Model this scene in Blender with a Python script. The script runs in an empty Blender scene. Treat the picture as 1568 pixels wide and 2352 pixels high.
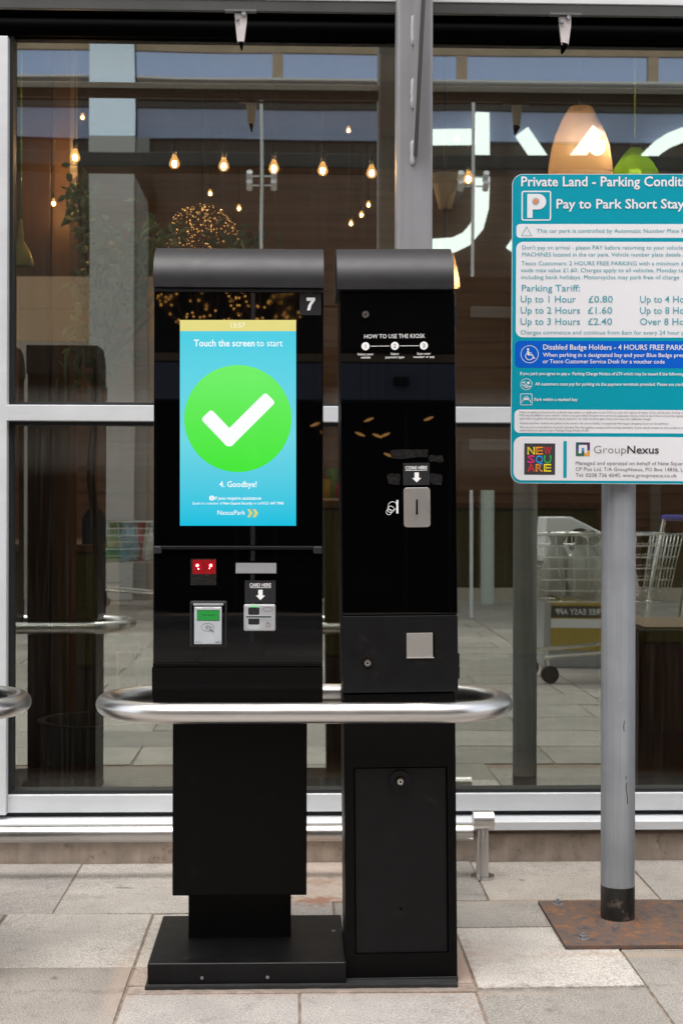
import bpy, bmesh, math, random
from mathutils import Vector, Matrix
random.seed(7)
R = math.radians
SC = bpy.context.scene
COL = SC.collection

# ------------------------------------------------------------------ camera, sky, sun, exposure
F = 3300.0            # focal length in units of a 1568 x 2352 picture
H = 1.10              # eye height
TH = R(1.75)          # turned a little to the right of square-on
RO = 0.0025           # a trace of roll
HY = 1160.0           # eye level in that picture
fwd = Vector((math.sin(TH), math.cos(TH), 0)); rgt = Vector((math.cos(TH), -math.sin(TH), 0)); up = Vector((0, 0, 1))
cam = bpy.data.cameras.new('camera'); co = bpy.data.objects.new('camera', cam); COL.objects.link(co)
cam.sensor_width = 36; cam.lens = F/2352*36; cam.shift_y = (HY-1176)/2352
cam.clip_start = 0.05; cam.clip_end = 400
cam.dof.use_dof = True; cam.dof.focus_distance = 3.35; cam.dof.aperture_fstop = 9
cx_ = rgt*math.cos(RO) + up*math.sin(RO); cy_ = -rgt*math.sin(RO) + up*math.cos(RO); cz_ = -fwd
m3 = Matrix((cx_, cy_, cz_)).transposed()
co.matrix_world = Matrix.Translation((0, 0, H)) @ m3.to_4x4()
SC.camera = co

world = bpy.data.worlds.new('World'); SC.world = world; world.use_nodes = True
nt = world.node_tree
sky = nt.nodes.new('ShaderNodeTexSky'); sky.sky_type = 'NISHITA'; sky.sun_disc = False
SUN_EL, SUN_AZ = R(70), R(200)
sky.sun_elevation = SUN_EL; sky.sun_rotation = SUN_AZ; sky.air_density = 1.0; sky.dust_density = 3.0
hs = nt.nodes.new('ShaderNodeHueSaturation'); hs.inputs['Saturation'].default_value = 0.30
nt.links.new(sky.outputs[0], hs.inputs['Color'])
nt.links.new(hs.outputs[0], nt.nodes['Background'].inputs['Color'])
nt.nodes['Background'].inputs['Strength'].default_value = 0.15
sl = bpy.data.lights.new('sun', 'SUN'); so = bpy.data.objects.new('sun', sl); COL.objects.link(so)
sl.energy = 0.8; sl.angle = R(35); sl.color = (1.0, 0.95, 0.88)
d = Vector((math.sin(SUN_AZ)*math.cos(SUN_EL), math.cos(SUN_AZ)*math.cos(SUN_EL), math.sin(SUN_EL)))
so.rotation_euler = d.to_track_quat('Z', 'Y').to_euler()
SC.view_settings.view_transform = 'Standard'; SC.view_settings.look = 'None'
EXPO = 1.42
SC.view_settings.exposure = EXPO; SC.view_settings.gamma = 1.0
SC.render.engine = 'CYCLES'
SC.cycles.max_bounces = 10; SC.cycles.transparent_max_bounces = 16; SC.cycles.glossy_bounces = 6
SC.cycles.use_denoising = True; SC.cycles.sample_clamp_indirect = 6

# ------------------------------------------------------------------ mapping of measured picture points to real planes
GLASS_Y = 4.50
def W(px, py, Y):
    dx, dy = px-784.0, 1176.0-py
    u = dx*math.cos(RO) - dy*math.sin(RO); v = dx*math.sin(RO) + dy*math.cos(RO) - (1176.0-HY)
    dr = fwd*F + rgt*u + up*v
    t = Y/dr.y
    return Vector((dr.x*t, Y, H + dr.z*t))
def WM(px, py, Y):                      # a thing across the street, seen mirrored in the shop glass
    p = W(px, py, 2*GLASS_Y-Y); p.y = Y; return p

# ------------------------------------------------------------------ materials
def lin(c): return tuple(((x/255+0.055)/1.055)**2.4 if x > 10 else x/255/12.92 for x in c)
def mat(name, base, rough=0.5, metal=0.0, ior=1.5, noise=0.0, nscale=30, bump=0.0, bscale=200, emis=None, estr=0, aniso=0, coat=0, spec=None, dirt=None, dscale=4, dthr=0.55):
    m = bpy.data.materials.new(name); m.use_nodes = True
    t = m.node_tree; b = t.nodes['Principled BSDF']
    b.inputs['Base Color'].default_value = (*base, 1); b.inputs['Roughness'].default_value = rough
    b.inputs['Metallic'].default_value = metal; b.inputs['IOR'].default_value = ior
    if coat: b.inputs['Coat Weight'].default_value = coat
    if spec is not None: b.inputs['Specular IOR Level'].default_value = spec
    tc = t.nodes.new('ShaderNodeTexCoord')
    last = None
    if noise:
        n = t.nodes.new('ShaderNodeTexNoise'); n.inputs['Scale'].default_value = nscale; n.inputs['Detail'].default_value = 6
        t.links.new(tc.outputs['Object'], n.inputs['Vector'])
        rp = t.nodes.new('ShaderNodeMapRange'); rp.inputs['From Min'].default_value = 0.3; rp.inputs['From Max'].default_value = 0.7
        rp.inputs['To Min'].default_value = 1-noise; rp.inputs['To Max'].default_value = 1+noise
        t.links.new(n.outputs['Fac'], rp.inputs['Value'])
        mx = t.nodes.new('ShaderNodeVectorMath'); mx.operation = 'SCALE'; mx.inputs[0].default_value = base
        t.links.new(rp.outputs[0], mx.inputs['Scale']); last = mx.outputs[0]
        t.links.new(last, b.inputs['Base Color'])
        r2 = t.nodes.new('ShaderNodeMapRange'); r2.inputs['To Min'].default_value = max(0.02, rough-0.08); r2.inputs['To Max'].default_value = min(1, rough+0.08)
        t.links.new(n.outputs['Fac'], r2.inputs['Value']); t.links.new(r2.outputs[0], b.inputs['Roughness'])
    if dirt:
        n = t.nodes.new('ShaderNodeTexNoise'); n.inputs['Scale'].default_value = dscale; n.inputs['Detail'].default_value = 8; n.inputs['Roughness'].default_value = 0.7
        t.links.new(tc.outputs['Object'], n.inputs['Vector'])
        rp = t.nodes.new('ShaderNodeMapRange'); rp.inputs['From Min'].default_value = dthr; rp.inputs['From Max'].default_value = dthr+0.15
        rp.inputs['To Max'].default_value = 0.8
        t.links.new(n.outputs['Fac'], rp.inputs['Value'])
        mx = t.nodes.new('ShaderNodeMix'); mx.data_type = 'RGBA'
        if last: t.links.new(last, mx.inputs['A'])
        else: mx.inputs['A'].default_value = (*base, 1)
        mx.inputs['B'].default_value = (*dirt, 1); t.links.new(rp.outputs[0], mx.inputs['Factor'])
        t.links.new(mx.outputs['Result'], b.inputs['Base Color'])
    if bump:
        n = t.nodes.new('ShaderNodeTexNoise'); n.inputs['Scale'].default_value = bscale; n.inputs['Detail'].default_value = 3
        t.links.new(tc.outputs['Object'], n.inputs['Vector'])
        bp = t.nodes.new('ShaderNodeBump'); bp.inputs['Strength'].default_value = bump; bp.inputs['Distance'].default_value = 0.002
        t.links.new(n.outputs['Fac'], bp.inputs['Height']); t.links.new(bp.outputs[0], b.inputs['Normal'])
    if emis:
        b.inputs['Emission Color'].default_value = (*emis, 1); b.inputs['Emission Strength'].default_value = estr
    return m

def wavy_glass_black():
    m = mat('black_glass', (0.0008, 0.0008, 0.0010), 0.03, ior=1.46)
    t = m.node_tree; b = t.nodes['Principled BSDF']; tc = t.nodes.new('ShaderNodeTexCoord')
    n = t.nodes.new('ShaderNodeTexNoise'); n.inputs['Scale'].default_value = 2.5; n.inputs['Detail'].default_value = 1
    t.links.new(tc.outputs['Object'], n.inputs['Vector'])
    bp = t.nodes.new('ShaderNodeBump'); bp.inputs['Strength'].default_value = 0.02; bp.inputs['Distance'].default_value = 0.01
    t.links.new(n.outputs['Fac'], bp.inputs['Height']); t.links.new(bp.outputs[0], b.inputs['Normal'])
    # faint smears
    n2 = t.nodes.new('ShaderNodeTexNoise'); n2.inputs['Scale'].default_value = 9; n2.inputs['Detail'].default_value = 5
    mp = t.nodes.new('ShaderNodeMapping'); mp.inputs['Scale'].default_value = (1, 1, 0.5)
    t.links.new(tc.outputs['Object'], mp.inputs[0]); t.links.new(mp.outputs[0], n2.inputs['Vector'])
    r = t.nodes.new('ShaderNodeMapRange'); r.inputs['From Min'].default_value = 0.5; r.inputs['From Max'].default_value = 0.8
    r.inputs['To Min'].default_value = 0.008; r.inputs['To Max'].default_value = 0.05
    t.links.new(n2.outputs['Fac'], r.inputs['Value']); t.links.new(r.outputs[0], b.inputs['Roughness'])
    return m

def window_glass():
    m = bpy.data.materials.new('window_glass'); m.use_nodes = True; t = m.node_tree; t.nodes.clear()
    out = t.nodes.new('ShaderNodeOutputMaterial'); tc = t.nodes.new('ShaderNodeTexCoord')
    tr = t.nodes.new('ShaderNodeBsdfTransparent'); tr.inputs[0].default_value = (0.80, 0.79, 0.73, 1)
    gl = t.nodes.new('ShaderNodeBsdfGlossy'); gl.inputs['Roughness'].default_value = 0.0; gl.inputs['Color'].default_value = (0.90, 0.97, 0.88, 1)
    n = t.nodes.new('ShaderNodeTexNoise'); n.inputs['Scale'].default_value = 1.6; n.inputs['Detail'].default_value = 1
    t.links.new(tc.outputs['Object'], n.inputs['Vector'])
    bp = t.nodes.new('ShaderNodeBump'); bp.inputs['Strength'].default_value = 0.04; bp.inputs['Distance'].default_value = 0.01
    t.links.new(n.outputs['Fac'], bp.inputs['Height']); t.links.new(bp.outputs[0], gl.inputs['Normal'])
    lw = t.nodes.new('ShaderNodeLayerWeight'); lw.inputs['Blend'].default_value = 0.5
    mr = t.nodes.new('ShaderNodeMapRange'); mr.inputs['To Min'].default_value = GREF; mr.inputs['To Max'].default_value = 1.0
    t.links.new(lw.outputs['Fresnel'], mr.inputs['Value'])
    mx = t.nodes.new('ShaderNodeMixShader'); t.links.new(mr.outputs[0], mx.inputs['Fac'])
    t.links.new(tr.outputs[0], mx.inputs[1]); t.links.new(gl.outputs[0], mx.inputs[2])
    # dust and rain streaks on the outer face
    df = t.nodes.new('ShaderNodeBsdfDiffuse'); df.inputs[0].default_value = (0.6, 0.58, 0.52, 1)
    mp = t.nodes.new('ShaderNodeMapping'); mp.inputs['Scale'].default_value = (110, 1, 2.6)
    n2 = t.nodes.new('ShaderNodeTexNoise'); n2.inputs['Scale'].default_value = 1.0; n2.inputs['Detail'].default_value = 6
    t.links.new(tc.outputs['Object'], mp.inputs[0]); t.links.new(mp.outputs[0], n2.inputs['Vector'])
    n3 = t.nodes.new('ShaderNodeTexNoise'); n3.inputs['Scale'].default_value = 160; n3.inputs['Detail'].default_value = 2
    t.links.new(tc.outputs['Object'], n3.inputs['Vector'])
    r2 = t.nodes.new('ShaderNodeMapRange'); r2.inputs['From Min'].default_value = 0.45; r2.inputs['From Max'].default_value = 0.85; r2.inputs['To Min'].default_value = 0.002; r2.inputs['To Max'].default_value = 0.024
    t.links.new(n2.outputs['Fac'], r2.inputs['Value'])
    r3 = t.nodes.new('ShaderNodeMapRange'); r3.inputs['From Min'].default_value = 0.76; r3.inputs['From Max'].default_value = 0.80; r3.inputs['To Max'].default_value = 0.08
    t.links.new(n3.outputs['Fac'], r3.inputs['Value'])
    ad = t.nodes.new('ShaderNodeMath'); ad.operation = 'ADD'; t.links.new(r2.outputs[0], ad.inputs[0]); t.links.new(r3.outputs[0], ad.inputs[1])
    sz = t.nodes.new('ShaderNodeSeparateXYZ'); t.links.new(tc.outputs['Generated'], sz.inputs[0])
    g1 = t.nodes.new('ShaderNodeMapRange'); g1.inputs['From Min'].default_value = 0.86; g1.inputs['From Max'].default_value = 1.0; g1.inputs['To Max'].default_value = 0.32
    t.links.new(sz.outputs[2], g1.inputs['Value'])
    g2 = t.nodes.new('ShaderNodeMapRange'); g2.inputs['From Min'].default_value = 0.05; g2.inputs['From Max'].default_value = 0.0; g2.inputs['To Max'].default_value = 0.16
    t.links.new(sz.outputs[2], g2.inputs['Value'])
    gs_ = t.nodes.new('ShaderNodeMath'); gs_.operation = 'ADD'; t.links.new(g1.outputs[0], gs_.inputs[0]); t.links.new(g2.outputs[0], gs_.inputs[1])
    gm_ = t.nodes.new('ShaderNodeMath'); gm_.operation = 'MULTIPLY'; t.links.new(gs_.outputs[0], gm_.inputs[0]); t.links.new(n2.outputs['Fac'], gm_.inputs[1])
    a2 = t.nodes.new('ShaderNodeMath'); a2.operation = 'ADD'; t.links.new(ad.outputs[0], a2.inputs[0]); t.links.new(gm_.outputs[0], a2.inputs[1]); ad = a2
    m2 = t.nodes.new('ShaderNodeMixShader'); t.links.new(ad.outputs[0], m2.inputs['Fac'])
    t.links.new(mx.outputs[0], m2.inputs[1]); t.links.new(df.outputs[0], m2.inputs[2])
    t.links.new(m2.outputs[0], out.inputs['Surface'])
    return m
GREF = 0.31

def emit(name, c, s=1.0):
    s *= 2**-EXPO
    m = bpy.data.materials.new(name); m.use_nodes = True; b = m.node_tree.nodes['Principled BSDF']
    b.inputs['Base Color'].default_value = (0.01, 0.01, 0.01, 1); b.inputs['Roughness'].default_value = 0.06
    b.inputs['Emission Color'].default_value = (*c, 1); b.inputs['Emission Strength'].default_value = s
    return m
def brushed(name, base, rough, axis):
    m = mat(name, base, rough, 1.0)
    t = m.node_tree; b = t.nodes['Principled BSDF']; tc = t.nodes.new('ShaderNodeTexCoord')
    mp = t.nodes.new('ShaderNodeMapping'); s = [600, 600, 600]; s[axis] = 12; mp.inputs['Scale'].default_value = s
    n = t.nodes.new('ShaderNodeTexNoise'); n.inputs['Scale'].default_value = 1; n.inputs['Detail'].default_value = 3
    t.links.new(tc.outputs['Object'], mp.inputs[0]); t.links.new(mp.outputs[0], n.inputs['Vector'])
    bp = t.nodes.new('ShaderNodeBump'); bp.inputs['Strength'].default_value = 0.12; bp.inputs['Distance'].default_value = 0.0006
    t.links.new(n.outputs['Fac'], bp.inputs['Height']); t.links.new(bp.outputs[0], b.inputs['Normal'])
    n2 = t.nodes.new('ShaderNodeTexNoise'); n2.inputs['Scale'].default_value = 14; n2.inputs['Detail'].default_value = 6
    t.links.new(tc.outputs['Object'], n2.inputs['Vector'])
    r = t.nodes.new('ShaderNodeMapRange'); r.inputs['To Min'].default_value = rough-0.08; r.inputs['To Max'].default_value = rough+0.10
    t.links.new(n2.outputs['Fac'], r.inputs['Value']); t.links.new(r.outputs[0], b.inputs['Roughness'])
    return m
def slab_mat():
    m = mat('concrete_slab', (0.4, 0.37, 0.34), 0.85)
    t = m.node_tree; b = t.nodes['Principled BSDF']; tc = t.nodes.new('ShaderNodeTexCoord'); L = t.links
    at = t.nodes.new('ShaderNodeAttribute'); at.attribute_name = 'tint'
    def noise(s, dt, ro=0.6):
        n = t.nodes.new('ShaderNodeTexNoise'); n.inputs['Scale'].default_value = s; n.inputs['Detail'].default_value = dt; n.inputs['Roughness'].default_value = ro
        L.new(tc.outputs['Object'], n.inputs['Vector']); return n.outputs['Fac']
    def rng(v, a, b_, c, e):
        r = t.nodes.new('ShaderNodeMapRange'); r.inputs['From Min'].default_value = a; r.inputs['From Max'].default_value = b_; r.inputs['To Min'].default_value = c; r.inputs['To Max'].default_value = e
        L.new(v, r.inputs['Value']); return r.outputs[0]
    def mul(a, b_):
        x = t.nodes.new('ShaderNodeMath'); x.operation = 'MULTIPLY'; L.new(a, x.inputs[0]); L.new(b_, x.inputs[1]); return x.outputs[0]
    speck = rng(noise(260, 2), 0.30, 0.65, 0.50, 1.22)
    dark = rng(noise(150, 3), 0.30, 0.37, 0.35, 1.0)
    blot = rng(noise(5, 6), 0.3, 0.7, 0.84, 1.10)
    stain = rng(noise(17, 9, 0.75), 0.36, 0.47, 0.80, 1.0)
    k = mul(mul(speck, dark), mul(blot, stain))
    sc = t.nodes.new('ShaderNodeVectorMath'); sc.operation = 'SCALE'; L.new(at.outputs['Color'], sc.inputs[0]); L.new(k, sc.inputs['Scale'])
    # rust wash and pink mortar near the kiosk foot: patches with a shape of their own
    L.new(sc.outputs[0], b.inputs['Base Color'])
    bp = t.nodes.new('ShaderNodeBump'); bp.inputs['Strength'].default_value = 0.5; bp.inputs['Distance'].default_value = 0.0015
    L.new(noise(330, 3), bp.inputs['Height']); L.new(bp.outputs[0], b.inputs['Normal'])
    # local stain patches, and the painted contact shadow at the kiosk base
    prev = sc.outputs[0]
    for (x, y, rx, ry, c, st) in STAINS_AND_SHADE:
        gm = t.nodes.new('ShaderNodeNewGeometry')
        s = t.nodes.new('ShaderNodeVectorMath'); s.operation = 'SUBTRACT'; s.inputs[1].default_value = (x, y, 0); L.new(gm.outputs['Position'], s.inputs[0])
        dv = t.nodes.new('ShaderNodeVectorMath'); dv.operation = 'DIVIDE'; dv.inputs[1].default_value = (rx, ry, 1000); L.new(s.outputs[0], dv.inputs[0])
        ln = t.nodes.new('ShaderNodeVectorMath'); ln.operation = 'LENGTH'; L.new(dv.outputs[0], ln.inputs[0])
        nz = t.nodes.new('ShaderNodeTexNoise'); nz.inputs['Scale'].default_value = 34; nz.inputs['Detail'].default_value = 7; L.new(tc.outputs['Object'], nz.inputs['Vector'])
        ad = t.nodes.new('ShaderNodeMath'); ad.operation = 'MULTIPLY_ADD'; ad.inputs[1].default_value = 2.8; L.new(nz.outputs['Fac'], ad.inputs[0]); L.new(ln.outputs['Value'], ad.inputs[2])
        f = rng(ad.outputs[0], 1.7, 2.5, st, 0.0)
        mx = t.nodes.new('ShaderNodeMix'); mx.data_type = 'RGBA'; L.new(f, mx.inputs['Factor']); L.new(prev, mx.inputs['A']); mx.inputs['B'].default_value = (*c, 1)
        prev = mx.outputs['Result']
    L.new(prev, b.inputs['Base Color'])
    return m
STAINS_AND_SHADE = [(0.06, 3.99, 0.08, 0.06, (0.27, 0.115, 0.06), 0.8), (0.07, 4.19, 0.07, 0.05, (0.26, 0.15, 0.10), 0.5),
          (-0.40, 3.33, 0.035, 0.32, (0.36, 0.265, 0.21), 0.5), (0.385, 3.45, 0.05, 0.30, (0.31, 0.21, 0.165), 0.6),
          (0.1, 3.235, 0.62, 0.022, (0.33, 0.25, 0.20), 0.6), (0.62, 3.97, 0.28, 0.025, (0.36, 0.27, 0.19), 0.35),
          (0.85, 3.5, 0.3, 0.03, (0.34, 0.25, 0.17), 0.4), (0.47, 3.52, 0.06, 0.12, (0.36, 0.27, 0.22), 0.4),
          (-0.62, 4.05, 0.13, 0.035, (0.22, 0.20, 0.18), 0.5), (-0.5, 4.14, 0.04, 0.012, (0.1, 0.09, 0.08), 0.8), (-0.72, 4.2, 0.5, 0.04, (0.2, 0.19, 0.18), 0.35),
          (-0.56, 3.36, 0.012, 0.016, (0.07, 0.065, 0.06), 0.8), (-0.9, 3.7, 0.014, 0.018, (0.09, 0.085, 0.08), 0.7), (0.55, 3.12, 0.014, 0.016, (0.09, 0.085, 0.08), 0.7), (0.66, 4.2, 0.013, 0.013, (0.10, 0.09, 0.08), 0.7), (0.92, 3.2, 0.016, 0.014, (0.08, 0.075, 0.07), 0.6),
          (0.1, 3.26, 0.75, 0.03, (0.10, 0.085, 0.07), 0.55)]  # dark band paints the contact shadow along the kiosk base
def rust_mat():
    m = mat('rusty_steel', (0.2, 0.09, 0.04), 0.8, 0.0)
    t = m.node_tree; b = t.nodes['Principled BSDF']; tc = t.nodes.new('ShaderNodeTexCoord'); L = t.links
    n = t.nodes.new('ShaderNodeTexNoise'); n.inputs['Scale'].default_value = 30; n.inputs['Detail'].default_value = 12; n.inputs['Roughness'].default_value = 0.75
    L.new(tc.outputs['Object'], n.inputs['Vector'])
    cr = t.nodes.new('ShaderNodeValToRGB'); e = cr.color_ramp.elements
    e[0].position = 0.36; e[0].color = (0.035, 0.030, 0.032, 1); e[1].position = 0.70; e[1].color = (0.27, 0.12, 0.05, 1)
    a = e.new(0.47); a.color = (0.095, 0.070, 0.060, 1); a = e.new(0.54); a.color = (0.12, 0.062, 0.038, 1)
    L.new(n.outputs['Fac'], cr.inputs[0]); L.new(cr.outputs[0], b.inputs['Base Color'])
    bp = t.nodes.new('ShaderNodeBump'); bp.inputs['Strength'].default_value = 0.7; bp.inputs['Distance'].default_value = 0.002
    L.new(n.outputs['Fac'], bp.inputs['Height']); L.new(bp.outputs[0], b.inputs['Normal'])
    return m
def wood_mat(name, c1, c2, rough=0.5, axis=2, sc=30):
    m = mat(name, c1, rough)
    t = m.node_tree; b = t.nodes['Principled BSDF']; tc = t.nodes.new('ShaderNodeTexCoord'); L = t.links
    mp = t.nodes.new('ShaderNodeMapping'); s = [sc]*3; s[axis] = 1.2; mp.inputs['Scale'].default_value = s
    n = t.nodes.new('ShaderNodeTexNoise'); n.inputs['Scale'].default_value = 1; n.inputs['Detail'].default_value = 6
    L.new(tc.outputs['Object'], mp.inputs[0]); L.new(mp.outputs[0], n.inputs['Vector'])
    cr = t.nodes.new('ShaderNodeValToRGB'); cr.color_ramp.elements[0].position = 0.3; cr.color_ramp.elements[1].position = 0.7
    cr.color_ramp.elements[0].color = (*c1, 1); cr.color_ramp.elements[1].color = (*c2, 1)
    L.new(n.outputs['Fac'], cr.inputs[0]); L.new(cr.outputs[0], b.inputs['Base Color'])
    return m
def screen_mat():
    m = emit('screen_blue', (0.08, 0.62, 0.75), 1.0); t = m.node_tree; b = t.nodes['Principled BSDF']
    tc = t.nodes.new('ShaderNodeTexCoord'); sp = t.nodes.new('ShaderNodeSeparateXYZ'); t.links.new(tc.outputs['Generated'], sp.inputs[0])
    cr = t.nodes.new('ShaderNodeValToRGB'); e = cr.color_ramp.elements
    e[0].position = 0; e[0].color = (*lin((0, 190, 222)), 1); e[1].position = 1; e[1].color = (*lin((72, 205, 226)), 1)
    a = e.new(0.45); a.color = (*lin((110, 214, 228)), 1)
    t.links.new(sp.outputs[2], cr.inputs[0]); t.links.new(cr.outputs[0], b.inputs['Emission Color'])
    return m
def circ_mat():
    m = emit('screen_green', lin((75, 228, 70)), 1.0); t = m.node_tree; b = t.nodes['Principled BSDF']
    tc = t.nodes.new('ShaderNodeTexCoord'); sp = t.nodes.new('ShaderNodeSeparateXYZ'); t.links.new(tc.outputs['Generated'], sp.inputs[0])
    cr = t.nodes.new('ShaderNodeValToRGB'); e = cr.color_ramp.elements
    e[0].position = 0.25; e[0].color = (*lin((66, 230, 52)), 1); e[1].position = 0.8; e[1].color = (*lin((112, 238, 102)), 1)
    t.links.new(sp.outputs[2], cr.inputs[0]); t.links.new(cr.outputs[0], b.inputs['Emission Color'])
    return m

M = {}
M['slab'] = slab_mat()
M['mortar'] = mat('mortar', (0.20, 0.155, 0.12), 0.95, noise=0.4, nscale=50)
M['black'] = mat('black_powder_coat', (0.0022, 0.0021, 0.0021), 0.45, noise=0.15, nscale=40, bump=0.12, bscale=900, spec=0.10, dirt=(0.009, 0.0085, 0.008), dscale=7, dthr=0.58)
M['black2'] = mat('black_satin_paint', (0.0042, 0.0042, 0.0046), 0.42, noise=0.25, nscale=18, bump=0.06, bscale=500, spec=0.20, dirt=(0.022, 0.021, 0.02), dscale=13, dthr=0.6)
M['hood'] = mat('charcoal_powder_coat', (0.014, 0.0138, 0.0162), 0.46, noise=0.10, nscale=30, bump=0.14, bscale=700, spec=0.36)
M['bglass'] = wavy_glass_black()
M['rubber'] = mat('black_sealant', (0.012, 0.012, 0.012), 0.75, noise=0.4, nscale=40, bump=0.6, bscale=90)
M['steel'] = brushed('brushed_stainless', (0.60, 0.585, 0.575), 0.31, 0)
M['steelv'] = brushed('brushed_stainless_plate', (0.60, 0.58, 0.56), 0.38, 2)
M['chrome'] = mat('polished_metal', (0.65, 0.63, 0.6), 0.2, 1.0, noise=0.1, nscale=80)
M['silver'] = mat('silver_plastic', (0.42, 0.43, 0.44), 0.32, 0.35, noise=0.05)
M['silverp'] = mat('pale_silver_plastic', (0.40, 0.43, 0.45), 0.4, noise=0.05)
M['dgrey'] = mat('dark_grey_plastic', (0.016, 0.016, 0.018), 0.45, spec=.3)
M['white'] = mat('white_print', (0.80, 0.80, 0.80), 0.5)
M['swhite'] = emit('screen_white', (0.97, 1, 1), 1.0)
M['sfaint'] = emit('screen_pale', (0.92, 0.92, 0.62), 1.0)
M['syel'] = emit('screen_yellow', lin((222, 210, 108)), 1.0)
M['syelp'] = emit('screen_pale_yellow', lin((226, 217, 132)), 1.0)
M['flap'] = mat('grey_flap', (0.15, 0.15, 0.16), 0.4, noise=0.05)
M['scyan'] = screen_mat(); M['sgreen'] = circ_mat()
M['red'] = emit('red_led', (1, 0.02, 0.035), 9); M['redw'] = emit('red_led_core', (1, 0.45, 0.45), 30); M['redglow'] = mat('red_lens', (0.035, 0.002, 0.003), 0.25, noise=0.8, nscale=60, emis=(0.85, 0.0, 0.012), estr=0.11)
M['lcd'] = emit('green_lcd', lin((30, 150, 60)), 0.9); M['lcdt'] = emit('lcd_text', (0.0, 0.02, 0.005), 1)
M['gled'] = emit('green_led', (0.1, 0.9, 0.25), 1.2)
M['frame'] = mat('white_aluminium', (0.62, 0.635, 0.65), 0.38, noise=0.05, nscale=6, dirt=(0.42, 0.36, 0.28), dscale=30, dthr=0.72)
M['gasket'] = mat('black_gasket', (0.01, 0.012, 0.012), 0.6)
M['glass'] = window_glass()
M['beam'] = mat('grey_beam_paint', (0.05, 0.052, 0.05), 0.45, noise=0.1, nscale=8)
M['blackbox'] = mat('black_shutter_box', (0.0004, 0.0004, 0.0004), 0.6, spec=0.02)
M['column'] = mat('grey_steel_paint', (0.265, 0.265, 0.275), 0.42, noise=0.10, nscale=5, dirt=(0.33, 0.20, 0.13), dscale=11, dthr=0.66, bump=0.1, bscale=40)
M['weld'] = mat('weld_bead', (0.42, 0.42, 0.43), 0.45, bump=0.8, bscale=120)
M['fin'] = mat('dark_steel_and_edge_shade', (0.12, 0.12, 0.125), 0.5)
M['plinth'] = mat('concrete_plinth', (0.36, 0.29, 0.235), 0.85, noise=0.22, nscale=14, bump=0.5, bscale=220, dirt=(0.13, 0.10, 0.08), dscale=22, dthr=0.56)
M['bracket'] = mat('pale_bracket_metal', (0.62, 0.58, 0.57), 0.45, 0.2, noise=0.1)
M['rust'] = rust_mat()
M['pole'] = mat('grey_pole_paint', (0.25, 0.265, 0.285), 0.42, noise=0.14, nscale=7, dirt=(0.36, 0.36, 0.37), dscale=9, dthr=0.6, bump=0.15, bscale=30)
M['polebk'] = mat('black_pole_paint', (0.010, 0.010, 0.010), 0.35, noise=0.5, nscale=20, dirt=(0.20, 0.15, 0.12), dscale=28, dthr=0.56)
M['nut'] = mat('zinc_nut', (0.30, 0.31, 0.33), 0.5, 0.7, noise=0.3, nscale=90)
M['lockm'] = mat('worn_lock_metal', (0.20, 0.18, 0.165), 0.35, 1.0, noise=0.3, nscale=120)
M['teal'] = mat('teal_print', lin((0, 142, 162)), 0.35, noise=0.02, nscale=3, spec=0.25)
M['tealt'] = mat('teal_text', lin((70, 152, 165)), 0.5)
M['panelw'] = mat('white_sign_print', (0.70, 0.70, 0.725), 0.35)
M['blue'] = mat('blue_print', lin((0, 86, 190)), 0.35, spec=0.25)
M['ink'] = mat('dark_print', (0.03, 0.03, 0.035), 0.5)
M['inkg'] = mat('grey_print', (0.13, 0.12, 0.13), 0.5)
M['signback'] = mat('dark_sign_back', (0.035, 0.033, 0.03), 0.5)
M['steelback'] = mat('sign_back', (0.30, 0.30, 0.31), 0.5)
for nm, c in dict(pyel=(245, 225, 30), porg=(242, 150, 30), pred=(228, 25, 40), pmag=(230, 20, 130), pblu=(30, 150, 230), pgrn=(30, 180, 70), l1=(25, 75, 85), l2=(80, 35, 85), l3=(50, 100, 85), l4=(215, 150, 60), l5=(85, 135, 185), l6=(60, 60, 130), bring=(20, 110, 165)).items():
    M[nm] = mat('print_'+nm, lin(c), 0.45)
M['mwall'] = mat('beige_render', (0.40, 0.33, 0.28), 0.8, noise=0.08, nscale=2)
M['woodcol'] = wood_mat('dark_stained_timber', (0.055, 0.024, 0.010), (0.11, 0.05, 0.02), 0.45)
M['woodlit'] = wood_mat('lit_timber_and_oak_trim', (0.14, 0.07, 0.028), (0.22, 0.115, 0.045), 0.45)
M['wallwood'] = wood_mat('brown_wall_boards', (0.27, 0.15, 0.072), (0.42, 0.24, 0.12), 0.6, 0, 25)
M['floorw'] = wood_mat('dark_floor_boards', (0.05, 0.022, 0.010), (0.09, 0.042, 0.018), 0.4, 0, 18)
M['ceil'] = mat('dark_ceiling', (0.10, 0.058, 0.035), 0.8)
M['olive'] = mat('olive_upholstery', (0.14, 0.125, 0.02), 0.8, noise=0.2, nscale=60, bump=0.3, bscale=400)
M['cream'] = mat('cream_counter', (0.62, 0.52, 0.38), 0.5)
M['bulb'] = emit('bulb_glow', (1.0, 0.62, 0.28), 1500)
M['bulbg'] = emit('soft_bulb_glow', (1.0, 0.85, 0.6), 22)
M['bulbl'] = emit('lamp_bulb_glow', (1.0, 0.80, 0.55), 110)
M['bulbd'] = emit('dim_bulb_glow', (1.0, 0.50, 0.16), 300)
M['fairy'] = emit('fairy_light', (1.0, 0.52, 0.15), 2.6)
M['festoon'] = emit('festoon_glow', (1.0, 0.50, 0.14), 6)
M['fairyb'] = emit('street_fairy_light', (1.0, 0.48, 0.10), 13)
M['wire'] = mat('brown_wire', (0.26, 0.13, 0.045), 0.5)
M['leaf'] = mat('ficus_leaf', (0.24, 0.33, 0.16), 0.42, noise=0.35, nscale=9)
M['bark'] = mat('bark', (0.12, 0.075, 0.045), 0.8, noise=0.3)
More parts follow.
